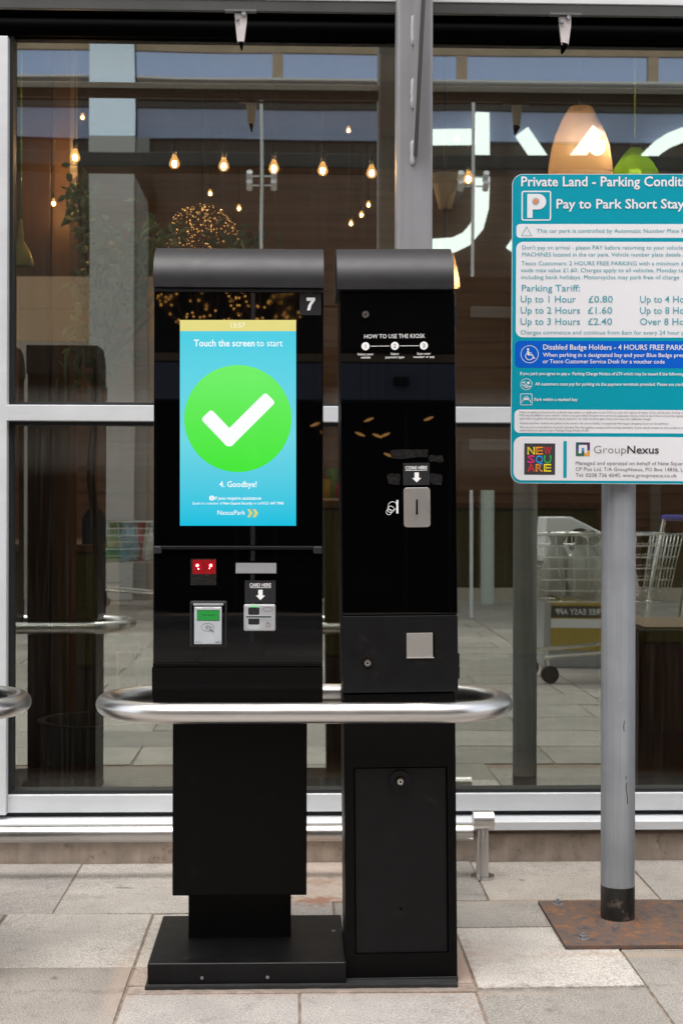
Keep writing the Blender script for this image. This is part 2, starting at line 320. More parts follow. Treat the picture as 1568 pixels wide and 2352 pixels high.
M['pot'] = mat('grey_pot', (0.1, 0.1, 0.1), 0.6)
M['lampg'] = mat('green_enamel', (0.26, 0.52, 0.02), 0.2)
M['lampy'] = mat('pale_olive_enamel', (0.42, 0.44, 0.14), 0.3)
M['lampw'] = mat('white_enamel', (0.85, 0.80, 0.68), 0.3)
M['sock'] = mat('black_socket', (0.015, 0.015, 0.015), 0.4)
M['dkchair'] = mat('dark_grey_fabric', (0.03, 0.03, 0.032), 0.8)
# across the street
M['oclad'] = mat('grey_cladding', (0.40, 0.34, 0.28), 0.7, noise=0.06, nscale=1.5)
M['odark'] = mat('charcoal_fascia', (0.036, 0.025, 0.017), 0.6)
M['obeam'] = mat('dark_green_beam', (0.022, 0.027, 0.024), 0.5)
M['oblue'] = mat('blue_panel', (0.26, 0.31, 0.46), 0.4, noise=0.1, nscale=1)
M['otan'] = mat('tan_brick', (0.46, 0.34, 0.22), 0.8, noise=0.15, nscale=5)
M['olight'] = mat('pale_metal_panel', (0.72, 0.73, 0.74), 0.4)
M['opil'] = mat('stone_pilaster', (0.50, 0.49, 0.47), 0.7, noise=0.08, nscale=1)
M['owin'] = mat('sky_reflecting_window', (0.34, 0.42, 0.62), 0.12, 0.9); M['owinw'] = mat('pale_sky_mirror', (0.72, 0.80, 0.88), 0.2, 0.9); M['ogrey'] = mat('grey_metal_cover', (0.20, 0.21, 0.20), 0.6)
M['otan2'] = mat('tan_render', (0.52, 0.35, 0.22), 0.75, noise=0.08, nscale=2)
M['oletter'] = emit('letter_face', (0.92, 1.0, 1.0), 2.7)
M['oglass'] = mat('shop_window', (0.012, 0.011, 0.010), 0.10, ior=1.3)
M['opale'] = mat('pale_green_paint', (0.50, 0.56, 0.50), 0.6)
M['yellow'] = mat('yellow_poster', (0.42, 0.30, 0.05), 0.6)
M['bluep'] = mat('blue_plastic', (0.02, 0.035, 0.28), 0.4)
M['redp'] = mat('red_bag', (0.30, 0.07, 0.08), 0.5, noise=.3, nscale=9); M['greenp'] = mat('green_bag', (0.12, 0.26, 0.11), 0.5, noise=.3, nscale=9); M['cyanp'] = mat('turquoise_box', (0.12, 0.27, 0.31), 0.5, noise=.3, nscale=9)
M['paleb'] = mat('pale_bag', (0.50, 0.52, 0.48), 0.5, noise=.25, nscale=8); M['greyb'] = mat('grey_bag', (0.30, 0.30, 0.27), 0.6, noise=.25, nscale=8)
M['film'] = mat('adhesive_residue', (0.0055, 0.0052, 0.0052), 0.25, noise=0.8, nscale=120, bump=0.9, bscale=160)

def bulb_glass():
    m = bpy.data.materials.new('amber_bulb_glass'); m.use_nodes = True; t = m.node_tree; t.nodes.clear()
    o = t.nodes.new('ShaderNodeOutputMaterial'); e = t.nodes.new('ShaderNodeEmission'); e.inputs[0].default_value = (1, .52, .15, 1); e.inputs[1].default_value = 2.6*2**-EXPO
    tr = t.nodes.new('ShaderNodeBsdfTransparent'); tr.inputs[0].default_value = (1, .9, .75, 1); mx = t.nodes.new('ShaderNodeMixShader'); mx.inputs[0].default_value = .42
    t.links.new(tr.outputs[0], mx.inputs[1]); t.links.new(e.outputs[0], mx.inputs[2]); t.links.new(mx.outputs[0], o.inputs[0]); return m
M['bulbglass'] = bulb_glass()
def streaks(m, amp, sc):
    t = m.node_tree; b = t.nodes['Principled BSDF']; l = b.inputs['Base Color'].links[0]; src = l.from_socket
    tc = t.nodes.new('ShaderNodeTexCoord'); mp = t.nodes.new('ShaderNodeMapping'); mp.inputs['Scale'].default_value = sc
    n = t.nodes.new('ShaderNodeTexNoise'); n.inputs['Scale'].default_value = 1; n.inputs['Detail'].default_value = 5; n.inputs['Roughness'].default_value = .65
    t.links.new(tc.outputs['Object'], mp.inputs[0]); t.links.new(mp.outputs[0], n.inputs['Vector'])
    r = t.nodes.new('ShaderNodeMapRange'); r.inputs['From Min'].default_value = .3; r.inputs['From Max'].default_value = .7; r.inputs['To Min'].default_value = 1-amp; r.inputs['To Max'].default_value = 1+amp
    t.links.new(n.outputs['Fac'], r.inputs['Value'])
    v = t.nodes.new('ShaderNodeVectorMath'); v.operation = 'SCALE'; t.links.new(src, v.inputs[0]); t.links.new(r.outputs[0], v.inputs['Scale']); t.links.new(v.outputs[0], b.inputs['Base Color'])
streaks(M['pole'], 0.16, (70, 70, 1.6)); streaks(M['plinth'], 0.14, (30, 30, 5)); streaks(M['column'], 0.06, (50, 50, 1.2)); streaks(M['frame'], 0.035, (3, 3, 40))
# translucent lamp shade
def shade_mat(name, c1, c2, c3, f2=.45):
    m = bpy.data.materials.new(name); m.use_nodes = True; t = m.node_tree; b = t.nodes['Principled BSDF']
    b.inputs['Base Color'].default_value = (*c1, 1); b.inputs['Roughness'].default_value = 0.15
    tl = t.nodes.new('ShaderNodeBsdfTranslucent'); tl.inputs[0].default_value = (*c2, 1)
    tr = t.nodes.new('ShaderNodeBsdfTransparent'); tr.inputs[0].default_value = (*c3, 1)
    m1 = t.nodes.new('ShaderNodeMixShader'); m1.inputs[0].default_value = 0.4; t.links.new(b.outputs[0], m1.inputs[1]); t.links.new(tl.outputs[0], m1.inputs[2])
    m2 = t.nodes.new('ShaderNodeMixShader'); m2.inputs[0].default_value = f2; t.links.new(m1.outputs[0], m2.inputs[1]); t.links.new(tr.outputs[0], m2.inputs[2])
    t.links.new(m2.outputs[0], t.nodes['Material Output'].inputs[0])
    return m
M['shade'] = shade_mat('cream_glass_shade', (0.80, 0.56, 0.34), (0.9, 0.62, 0.36), (0.95, 0.8, 0.6))
M['lampgt'] = shade_mat('lime_glass_shade', (0.28, 0.56, 0.02), (0.34, 0.66, 0.02), (0.4, 0.7, 0.1), 0.06)

# ------------------------------------------------------------------ mesh helpers
class MB:
    def __init__(s): s.bm = bmesh.new(); s.mats = []
    def mi(s, m):
        m = M[m]
        if m not in s.mats: s.mats.append(m)
        return s.mats.index(m)
    def merge(s, b2, m):
        i = s.mi(m); vm = {}
        for v in b2.verts: vm[v] = s.bm.verts.new(v.co)
        for f in b2.faces:
            try:
                nf = s.bm.faces.new([vm[v] for v in f.verts]); nf.material_index = i; nf.smooth = f.smooth
            except ValueError: pass
        b2.free(); return s
    def box(s, x0, x1, y0, y1, z0, z1, m, bev=0.0, seg=2):
        b = bmesh.new(); bmesh.ops.create_cube(b, size=1)
        for v in b.verts: v.co = Vector(((x0+x1)/2+v.co.x*(x1-x0), (y0+y1)/2+v.co.y*(y1-y0), (z0+z1)/2+v.co.z*(z1-z0)))
        if bev: bmesh.ops.bevel(b, geom=list(b.edges), offset=bev, segments=seg, affect='EDGES', profile=0.5)
        return s.merge(b, m)
    def prism(s, prof, axis, a0, a1, m, bev=0.0, smooth=False):
        # prof: list of (p,q); axis 'x' -> (y,z), 'y' -> (x,z), 'z' -> (x,y)
        b = bmesh.new()
        def mk(p, a):
            return Vector((a, p[0], p[1])) if axis == 'x' else Vector((p[0], a, p[1])) if axis == 'y' else Vector((p[0], p[1], a))
        lo = [b.verts.new(mk(p, a0)) for p in prof]; hi = [b.verts.new(mk(p, a1)) for p in prof]
        n = len(prof); b.faces.new(lo); b.faces.new(hi[::-1])
        for i in range(n): b.faces.new((lo[i], lo[(i+1) % n], hi[(i+1) % n], hi[i]))
        bmesh.ops.recalc_face_normals(b, faces=list(b.faces))
        for f in b.faces: f.smooth = smooth and len(f.verts) == 4
        if bev:
            es = [e for e in b.edges if len(e.link_faces) == 2 and e.calc_face_angle() > 0.5]
            bmesh.ops.bevel(b, geom=es, offset=bev, segments=2, affect='EDGES', profile=0.5)
        return s.merge(b, m)
    def cyl(s, p0, p1, r0, m, r1=None, seg=24, cap=True):
        r1 = r0 if r1 is None else r1
        p0 = Vector(p0); p1 = Vector(p1); ax = (p1-p0).normalized(); q = ax.to_track_quat('Z', 'Y'); b = bmesh.new()
        A, B = [], []
        for i in range(seg):
            a = 2*math.pi*i/seg; v = q @ Vector((math.cos(a), math.sin(a), 0))
            A.append(b.verts.new(p0+v*r0)); B.append(b.verts.new(p1+v*r1))
        for i in range(seg): b.faces.new((A[i], A[(i+1) % seg], B[(i+1) % seg], B[i])).smooth = True
        if cap: b.faces.new(A[::-1]); b.faces.new(B)
        return s.merge(b, m)
    def tube(s, pts, r, m, seg=12, closed=False):
        pts = [Vector(p) for p in pts]; n = len(pts); b = bmesh.new(); rings = []; prevx = None
        for i, p in enumerate(pts):
            a = pts[(i-1) % n] if closed or i > 0 else p; c = pts[(i+1) % n] if closed or i < n-1 else p
            t = (c-a).normalized()
            if prevx is None:
                prevx = t.orthogonal().normalized()
                if abs(t.z) < 0.9: prevx = t.cross(Vector((0, 0, 1))).normalized()
            x = (prevx - t*prevx.dot(t)).normalized(); prevx = x; y = t.cross(x)
            rr = r[i] if isinstance(r, (list, tuple)) else r
            rings.append([b.verts.new(p + (x*math.cos(2*math.pi*k/seg) + y*math.sin(2*math.pi*k/seg))*rr) for k in range(seg)])
        for i in range(n if closed else n-1):
            A, B = rings[i], rings[(i+1) % n]
            for k in range(seg): b.faces.new((A[k], A[(k+1) % seg], B[(k+1) % seg], B[k])).smooth = True
        if not closed: b.faces.new(rings[0][::-1]); b.faces.new(rings[-1])
        bmesh.ops.recalc_face_normals(b, faces=list(b.faces))
        return s.merge(b, m)
    def lathe(s, prof, c, m, seg=32, cap=False):
        c = Vector(c); b = bmesh.new(); rings = []
        for r, z in prof: rings.append([b.verts.new(c+Vector((r*math.cos(2*math.pi*k/seg), r*math.sin(2*math.pi*k/seg), z))) for k in range(seg)])
        for A, B in zip(rings, rings[1:]):
            for k in range(seg): b.faces.new((A[k], A[(k+1) % seg], B[(k+1) % seg], B[k])).smooth = True
        if cap: b.faces.new(rings[0][::-1]); b.faces.new(rings[-1])
        return s.merge(b, m)
    def ball(s, c, r, m, seg=12, sz=1.0):
        b = bmesh.new(); bmesh.ops.create_uvsphere(b, u_segments=seg, v_segments=max(4, seg//2), radius=r)
        for v in b.verts: v.co = Vector((v.co.x, v.co.y, v.co.z*sz)) + Vector(c)
        for f in b.faces: f.smooth = True
        return s.merge(b, m)
    def face(s, pts, m):
        i = s.mi(m)
        try:
            f = s.bm.faces.new([s.bm.verts.new(p) for p in pts]); f.material_index = i
        except ValueError: pass
        return s
    def build(s, name, parent=None, smooth=True):
        org = parent.get('_o') if parent is not None else None
        me = bpy.data.meshes.new(name)
        if org is not None: bmesh.ops.translate(s.bm, verts=list(s.bm.verts), vec=-Vector(org))
        if smooth:
            for e in s.bm.edges:
                if len(e.link_faces) == 2 and e.calc_face_angle(0) > 0.61: e.smooth = False
        s.bm.to_mesh(me); s.bm.free()
        for m in s.mats: me.materials.append(m)
        o = bpy.data.objects.new(name, me); COL.objects.link(o)
        if parent is not None: o.parent = parent; o['_o'] = tuple(org)
        return o
def thing(name, loc, label, cat, group=None):
    o = bpy.data.objects.new(name, None); COL.objects.link(o); o.location = loc; o['_o'] = tuple(loc); o.empty_display_size = 0.1
    return tag(o, label, cat, group)
def tag(o, label, cat, group=None):
    o['label'] = label; o['category'] = cat
    if group: o['group'] = group
    return o
def struct(o, kind='structure'): o['kind'] = kind; return o
def copy_tree(o, parent=None):
    c = o.copy(); COL.objects.link(c); c.parent = parent
    for ch in list(o.children): copy_tree(ch, c)
    return c

_tc = {}
def glyphs(s, bold):
    k = (s, bold)
    if k not in _tc:
        c = bpy.data.curves.new('t', 'FONT'); c.body = s; c.size = 1; c.resolution_u = 2; c.offset = bold; c.fill_mode = 'FRONT'
        o = bpy.data.objects.new('t', c); COL.objects.link(o)
        dg = bpy.context.evaluated_depsgraph_get(); me = o.evaluated_get(dg).to_mesh()
        vs = [(v.co.x, v.co.y) for v in me.vertices]; fs = [tuple(p.vertices) for p in me.polygons]
        o.evaluated_get(dg).to_mesh_clear(); bpy.data.objects.remove(o); bpy.data.curves.remove(c)
        _tc[k] = (vs, fs)
    return _tc[k]
CAPH = max(v[1] for v in glyphs('H', 0.0)[0])

class G(MB):
    """flat print on a plane facing the street; picture coordinates in, real plane out"""
    def __init__(s, Y, fn=W, step=0.0005):
        super().__init__(); s.Y = Y; s.fn = fn; s.step = step
    def P(s, x, y, l):
        p = s.fn(x, y, s.Y); p.y = s.Y - l*s.step; return p
    def poly(s, pts, m, l=1): return s.face([s.P(x, y, l) for x, y in pts][::-1], m)
    def rect(s, x0, y0, x1, y1, m, l=1, r=0, corners=(1, 1, 1, 1)):
        if not r: return s.poly([(x0, y0), (x1, y0), (x1, y1), (x0, y1)], m, l)
        pts = []
        for (cx, cy, a, c) in ((x0+r, y0+r, 180, corners[0]), (x1-r, y0+r, 270, corners[1]), (x1-r, y1-r, 0, corners[2]), (x0+r, y1-r, 90, corners[3])):
            if c: pts += [(cx+r*math.cos(R(a+90*k/8)), cy+r*math.sin(R(a+90*k/8))) for k in range(9)]
            else: pts.append((cx+(r if a in (270, 0) else -r), cy+(r if a in (0, 90) else -r)))
        return s.poly(pts, m, l)
    def disc(s, cx, cy, r, m, l=1, n=40): return s.poly([(cx+r*math.cos(2*math.pi*k/n), cy+r*math.sin(2*math.pi*k/n)) for k in range(n)], m, l)
    def ring(s, cx, cy, r, w, m, l=1, n=40, a0=0, a1=360):
        for k in range(n):
            a, b = R(a0+(a1-a0)*k/n), R(a0+(a1-a0)*(k+1)/n)
            s.poly([(cx+r*math.cos(a), cy+r*math.sin(a)), (cx+r*math.cos(b), cy+r*math.sin(b)), (cx+(r-w)*math.cos(b), cy+(r-w)*math.sin(b)), (cx+(r-w)*math.cos(a), cy+(r-w)*math.sin(a))], m, l)
        return s
    def line(s, x0, y0, x1, y1, w, m, l=1, rnd=False):
        d = Vector((x1-x0, y1-y0)); n = Vector((-d.y, d.x)).normalized()*w/2
        s.poly([(x0+n.x, y0+n.y), (x0-n.x, y0-n.y), (x1-n.x, y1-n.y), (x1+n.x, y1+n.y)][::-1], m, l)
        if rnd: s.disc(x0, y0, w/2*0.98, m, l+0.1, 20); s.disc(x1, y1, w/2*0.98, m, l+0.1, 20)
        return s
    def rrect_line(s, x0, y0, x1, y1, w, r, m, inner, l=1):
        s.rect(x0, y0, x1, y1, m, l, r); return s.rect(x0+w, y0+w, x1-w, y1-w, inner, l+0.4, max(r-w, 0.5))
    def text(s, t, x0, base, cap, m, x1=None, bold=0.0, l=2, align='l', italic=0):
        vs, fs = glyphs(t, bold)
        a = min(v[0] for v in vs); b = max(v[0] for v in vs); ky = cap/CAPH; kx = (x1-x0)/(b-a) if x1 is not None else ky
        if align == 'c': x0 = x0-(b-a)*kx/2
        i = s.mi(m); nv = [s.bm.verts.new(s.P(x0+(v[0]-a)*kx+italic*v[1]*ky, base-v[1]*ky, l)) for v in vs]
        for f in fs:
            try: nf = s.bm.faces.new([nv[k] for k in f]); nf.material_index = i
            except ValueError: pass
        return s

# ------------------------------------------------------------------ ground and pavement
g = MB(); g.face([(-150, -150, -0.035), (150, -150, -0.035), (150, 150, -0.035), (-150, 150, -0.035)], 'mortar'); struct(g.build('ground'))
g = MB(); g.face([(-9.1, -7.6, -0.0045), (9.2, -7.6, -0.0045), (9.2, 4.44, -0.0045), (-9.1, 4.44, -0.0045)], 'mortar'); struct(g.build('mortar_bed'))
slabs = MB(); slabs.mi('slab'); tints = []
def slab(x0, x1, y0, y1, c, gap=0.006, dz=0.0):
    b = bmesh.new(); bmesh.ops.create_cube(b, size=1)
    x0 += gap/2; x1 -= gap/2; y0 += gap/2; y1 -= gap/2
    tx, ty = random.uniform(-.0012, .0012), random.uniform(-.0012, .0012)
    for v in b.verts:
        top = v.co.z > 0
        v.co = Vector(((x0+x1)/2+v.co.x*(x1-x0)+random.uniform(-.0015, .0015), (y0+y1)/2+v.co.y*(y1-y0)+random.uniform(-.0015, .0015), (dz+tx*v.co.x*2+ty*v.co.y*2) if top else -0.033))
    bmesh.ops.bevel(b, geom=[e for e in b.edges if all(v.co.z > -0.02 for v in e.verts)], offset=0.0022, segments=2, affect='EDGES', profile=0.5)
    n = len(b.faces); slabs.merge(b, 'slab'); tints.extend([c]*n)
LB = (0.41, 0.375, 0.335); MBG = (0.35, 0.32, 0.29); DK = (0.27, 0.243, 0.213); GR = (0.295, 0.272, 0.243); WH = (0.45, 0.415, 0.375); PK = (0.35, 0.285, 0.24)
FY = 4.43
for a in [ # hand-laid slabs in front of the shop: x0,x1,y0,y1,tint
    (-1.6, -0.655, 3.88, FY, MBG), (-0.655, -0.06, 3.88, FY, LB), (-0.06, 0.20, 3.985, FY, (0.44, 0.36, 0.30)), (0.20, 0.535, 3.985, FY, GR), (0.535, 1.016, 3.985, FY, (0.385, 0.345, 0.30)), (1.016, 1.7, 3.985, FY, MBG),
    (-1.6, -0.776, 3.434, 3.88, GR), (-0.776, -0.385, 3.434, 3.88, WH), (-0.385, -0.06, 3.434, 3.88, (0.46, 0.42, 0.37)), (-0.06, 0.10, 3.3, 3.985, MBG), (0.10, 0.405, 3.735, 3.985, GR), (0.405, 0.72, 3.735, 3.985, GR), (0.72, 1.3, 3.735, 3.985, MBG),
    (1.3, 1.7, 3.5, 3.985, LB), (0.10, 0.41, 3.30, 3.735, PK), (0.41, 0.80, 3.264, 3.735, WH), (0.80, 1.3, 3.53, 3.735, LB),
    (-1.6, -0.385, 2.95, 3.434, DK), (-0.385, 0.41, 3.24, 3.30, PK), (-0.385, -0.06, 3.30, 3.434, PK), (-0.385, 0.008, 2.9, 3.24, (0.335, 0.31, 0.285)), (0.008, 0.405, 2.9, 3.24, (0.335, 0.31, 0.285)), (0.405, 0.80, 2.9, 3.264, (0.262, 0.242, 0.215)),
    (0.80, 1.7, 3.0, 3.53, (0.275, 0.255, 0.228))]:
    slab(*a, gap=0.0065, dz=random.uniform(-.001, .001))
def field(X0, X1, Y0, Y1, w=0.9, dp=0.45):
    y = Y1; r = 0
    while y > Y0+0.05:
        y0 = max(Y0, y-dp); x = X0-(0.45 if r % 2 else 0)
        while x < X1:
            k = random.uniform(.85, 1.1); slab(max(x, X0), min(x+w, X1), y0, y, tuple(c*k for c in random.choice((LB, MBG, GR, MBG))), gap=0.01)
            x += w
        y = y0; r += 1
field(-1.6, 1.7, -7.6, 2.9); field(-9.1, -1.6, -7.6, FY); field(1.7, 9.2, -7.6, FY)
po = slabs.build('pavement'); struct(po)
ca = po.data.attributes.new('tint', 'FLOAT_COLOR', 'FACE')
for i, c in enumerate(tints): ca.data[i].color = (*c, 1)

# ------------------------------------------------------------------ shopfront
XL, XR = -3.4, 4.2
sf = thing('shopfront', (0, 4.5, 0), 'white aluminium framed glass shopfront behind the payment machines', 'shopfront')
b = MB()
b.box(XL, XR, FY, 4.62, -0.03, 0.083, 'plinth', 0.006); b.box(XL, XR, FY+0.022, 4.61, 0.083, 0.102, 'plinth')
b.build('plinth', sf)
zt = W(784, 1873, 4.47).z; zb = W(784, 1890, 4.40).z; zc = W(784, 1909, 4.40).z
MB().prism([(4.40, zc), (4.40, zb), (4.403, zb+0.002), (4.475, zt), (4.60, zt), (4.60, zc)], 'x', XL, XR, 'frame', 0.0015).build('ledge', sf)
z0 = W(784, 1864, 4.455).z; z1 = W(784, 1824, 4.455).z
b = MB(); b.box(XL, XR, 4.475, 4.56, zt, z0, 'gasket'); b.build('drainage_gap', sf)
xm = W(17, 930, 4.44).x
XM = [(xm-0.075, xm), (W(925, 800, 4.44).x, W(985, 800, 4.44).x), (XR-0.3, XR-0.24), (XL, XL+0.07)]
edges = sorted([XM[3][1], XM[0][0]]), sorted([XM[0][1], XM[1][0]]), sorted([XM[1][1], XM[2][0]])
ztop = W(10, 82, 4.438).z
for a, c in XM: MB().box(a, c, 4.438, 4.56, z0-0.004, ztop, 'frame', 0.002).build('mullion', sf)
t0, t1 = W(300, 968, 4.452).z, W(300, 931.5, 4.452).z
for a, c in edges:
    MB().box(a+.0005, c-.0005, 4.455, 4.555, z0, z1, 'frame', 0.002).build('bottom_rail', sf)
    MB().box(a-.002, c+.002, 4.4365, 4.555, t0, t1, 'frame', 0.002).build('transom', sf)
    for (p, q) in ((z1, t0), (t1, W(784, 97, 4.485).z+0.025)):
        b = MB(); w = 0.011
        b.box(a, a+w, 4.47, 4.52, p, q, 'gasket'); b.box(c-w, c, 4.47, 4.52, p, q, 'gasket')
        b.box(a+w, c-w, 4.47, 4.52, p, p+w, 'gasket'); b.box(a+w, c-w, 4.47, 4.52, q-w, q, 'gasket')
        b.build('gasket', sf)
        b = MB(); b.face([(a+w, GLASS_Y, p+w), (c-w, GLASS_Y, p+w), (c-w, GLASS_Y, q-w), (a+w, GLASS_Y, q-w)], 'glass'); b.build('glass_pane', sf)
    MB().box(a, c, 4.57, 4.80, 0.16, z1+0.03, 'woodcol', 0.003).build('sill', sf)
zbb = W(784, 97, 4.485).z
b = MB(); b.box(XL, XR, 4.487, 4.60, zbb, 2.75, 'blackbox')
for k in range(2): b.cyl((XL, 4.47, zbb+0.03+k*0.06), (XR, 4.47, zbb+0.03+k*0.06), 0.029, 'blackbox', seg=12)
b.build('shutter_housing', sf)
YBM = 4.055; zh0 = W(784, 28.5, YBM).z; zh1 = W(784, 3, YBM).z
MB().box(XL, XR, YBM, YBM+0.014, zh0, zh1, 'beam', 0.002).build('head_beam', sf)
MB().box(XL, XR, YBM-0.003, YBM+0.02, zh1+0.0005, zh1+0.02, 'frame', 0.002).build('fascia', sf)
b = MB(); b.box(XL, XR, 4.62, 4.7, 2.76, 6.5, 'oclad')
b.build('upper_wall', sf)
def bracket(px, py, hook):
    Y = 4.045; p = lambda x, y, yy=Y: W(px+x, py+y, yy)
    b = MB(); q = [p(-14, 1), p(14, 1), p(14, 20), p(8, 66), p(-8, 66), p(-13, 20)]
    b.prism([(v.x, v.z) for v in q], 'y', Y, Y+0.012, 'bracket', 0.0012); o = b.build('hinge_bracket', sf)
    b = MB(); u, v = p(-36, 0), p(36, -5); b.box(u.x, v.x, 4.035, 4.054, u.z+.0015, v.z, 'fin'); b.build('mounting_plate', o)
    for dx, dy in ((-8, 14), (7, 4)):
        c = p(dx, dy); MB().cyl((c.x, Y-0.009, c.z), (c.x, Y-0.001, c.z), 0.0065, 'nut', seg=6).build('bolt', o)
    c = p(0, 66); e = p(-6 if hook else 2, 84)
    MB().tube([(c.x, Y+0.008, c.z+.006), (e.x, Y+0.012, e.z)], [0.008, 0.002] if not hook else [0.013, 0.003], 'blackbox', 8).build('pin', o)
bracket(553, 29, False); bracket(1297, 37, True)

YCF = 3.98
# grey steel column with its welded fin
xa, xb = W(911.5, 400, YCF).x, W(993.5, 400, YCF).x
sc_ = thing('steel_column', ((xa+xb)/2, YCF+.05, 0), 'grey painted square steel column with a welded fin plate', 'column')
b = MB(); b.box(xa, xb, YCF, YCF+.103, 0, 6.5, 'column', 0.010, 3); b.build('shaft', sc_)
pb = W(952, 362, YCF); pt = W(946, -60, YCF); ext = 0.36
b = MB(); xf = W(949, 200, YCF).x
b.prism([(YCF+.002, pb.z), (YCF-.015, pb.z+0.004), (YCF-ext, pt.z), (YCF-ext-0.35, pt.z+0.42), (YCF+.002, pt.z+0.42)], 'x', xf, xf+0.010, 'column')
b.prism([(YCF-.0152, pb.z+0.004), (YCF-.0165, pb.z+0.001), (YCF-ext-.0025, pt.z-.002), (YCF-ext-.0005, pt.z)], 'x', xf-.0004, xf+0.0104, 'fin'); b.build('fin_plate', sc_)  # thin dark strip paints the shade on the fin's slanted edge
for y0, y1 in ((38, 110), (182, 256), (325, 385), (-90, -30)):
    y0 = y0-2; y1 = y1-2
    pts = []
    n = 9
    for k in range(n+1):
        q = W(946.5-(k/n-0.5)*0, y0+(y1-y0)*k/n*0.93, YCF-.003); pts.append((xf-0.002+random.uniform(-.0008, .0008), YCF-.003, q.z))
    MB().tube(pts, [0.003]+[0.0062+random.uniform(-.001, .001) for _ in range(n-1)]+[0.003], 'weld', 10).build('weld', sc_)

# ------------------------------------------------------------------ low stainless foot rail
YR = 4.24
fr = thing('foot_rail', (W(1107, 2000, YR).x, YR, 0), 'low stainless rail with end post running along the shop plinth', 'rail')
pr = W(1060, 1917, YR); pl = W(10, 1908, YR); zr = (pr.z+pl.z)/2-0.002
xp = W(1106, 1940, YR).x
b = MB(); b.cyl((XL, YR, zr), (xp-0.028, YR, zr), 0.0235, 'steel', seg=28); b.build('rail_tube', fr)
cz = W(1107, 1885, YR-0.02).z
b = MB(); b.cyl((W(1084.5, 1885, YR).x, YR-0.012, cz), (W(1131, 1885, YR).x, YR-0.012, cz), 0.0275, 'steel', seg=28); b.build('end_fitting', fr)
b = MB(); b.cyl((xp, YR-0.012, 0.006), (xp, YR-0.012, cz-0.012), 0.0185, 'steelv', seg=24); b.build('post', fr)
b = MB(); b.cyl((xp, YR-0.012, 0.0), (xp, YR-0.012, 0.008), 0.036, 'chrome', seg=28); b.build('flange', fr)
for xq in (-1.9, ):
    b = MB(); b.cyl((xq, YR-0.012, 0.006), (xq, YR-0.012, zr), 0.0185, 'steelv', seg=24); b.build('post', fr)

# ------------------------------------------------------------------ the payment kiosk (screen unit)
YK = 3.30
kiosk = thing('payment_kiosk', (W(545, 2268, 3.45).x, 3.45, 0), 'black payment kiosk with lit touch screen showing a white tick', 'kiosk', 'payment kiosks')
def X(px, Y, py=1400): return W(px, py, Y).x
def Z(py, Y, px=560): return W(px, py, Y).z
xk0, xk1 = X(351.5, YK), X(741, YK)
b = MB(); b.box(xk0, xk1, YK+0.006, YK+0.20, Z(1530, YK), Z(659, YK), 'black', 0.003); b.build('body', kiosk)
def hood(x0, x1, yf, zb, zt, par, depth=0.20, inset=0.11):
    pr = [(yf+depth, zb), (yf, zb)]
    n = 24
    for k in range(n+1):
        a = R(90*k/n); pr.append((yf+inset*(1-math.cos(a)), zb+(zt-zb)*(0.16+0.84*math.sin(a))))
    pr.append((yf+depth, zt))
    return MB().prism(pr, 'x', x0, x1, 'hood', 0, True).build('hood', par)
hood(X(350, 3.283), X(741.5, 3.283), 3.283, Z(659.5, 3.283), Z(573, 3.39), kiosk, 0.22)
b = MB(); b.box(xk0, xk1, YK-0.004, YK+0.02, Z(671, YK), Z(663.5, YK), 'hood', 0.0015); b.build('trim', kiosk)
b = MB(); b.box(X(353, YK), X(739, YK), YK, YK+0.005, Z(1253, YK), Z(672, YK), 'bglass', 0.0008); b.build('display_glass', kiosk)
# touch screen image
def cC(x, y): return 330.7+.4687*x, 551.2+.4687*y
def cD(x, y): return 330.7+.4687*x, 1084+.4687*y
gs = G(YK-0.0006); gs.rect(413.5, 760.5, 680, 1207.5, 'scyan', 0); scr = gs.build('screen', kiosk, False)
gs = G(YK-0.0006); gs.rect(413.5, 735, 680, 760.5, 'syelp', 0)
gs.disc(546.3, 961.5, 123, 'sgreen', 1, 72)
gs.line(*cC(318, 868), *cC(418, 972), 33, 'swhite', 2.0); gs.line(*cC(418, 972), *cC(606, 785), 33, 'swhite', 2.4)
for p in ((318, 868), (606, 785)): q = cC(*p); gs.rect(q[0]-1, q[1]-1, q[0]+1, q[1]+1, 'swhite', 2)
# rounded tips of the tick
for p, dd in (((318, 868), (-100, -104)), ((606, 785), (188, -187))):
    q = Vector(cC(*p)); dv = Vector(dd).normalized(); nv = Vector((-dv.y, dv.x)); h = 16.5; r = 7; e = 9
    pts = [q-nv*h, q-nv*h+dv*(e-r)] + [q+dv*(e-r)-nv*(h-r)+(-nv*math.cos(R(t))+dv*math.sin(R(t)))*r for t in range(0, 91, 15)] + [q+dv*(e-r)+nv*(h-r)+(nv*math.sin(R(t))+dv*math.cos(R(t)))*r for t in range(0, 91, 15)] + [q+nv*h]
    pts = [(v.x, v.y) for v in pts]
    gs.face([gs.P(x, y, 2.2) for x, y in pts], 'swhite')
q = cC(418, 1004-4); gs.disc(*cC(418, 983), 13.5, 'swhite', 2.6, 24)
gs.text('13:57', 546.5, 752.5, 11, 'sfaint', bold=0.012, align='c')
gs.text('Touch the screen', 445.5, 795.5, 15, 'swhite', x1=585, bold=0.014); gs.text('to start', 589.5, 795.5, 15, 'swhite', x1=649)
gs.text('4. Goodbye!', 504.2, 1118.5, 13, 'swhite', x1=589.5, bold=0.012)
gs.disc(486.5, 1144, 5.8, 'swhite', 2); gs.rect(485.6, 1142.6, 487.6, 1147.6, 'scyan', 3); gs.rect(485.6, 1139.9, 487.6, 1141.6, 'scyan', 3)
gs.text('If you require assistance', 493.5, 1147.6, 7.2, 'swhite', x1=600, bold=0.012)
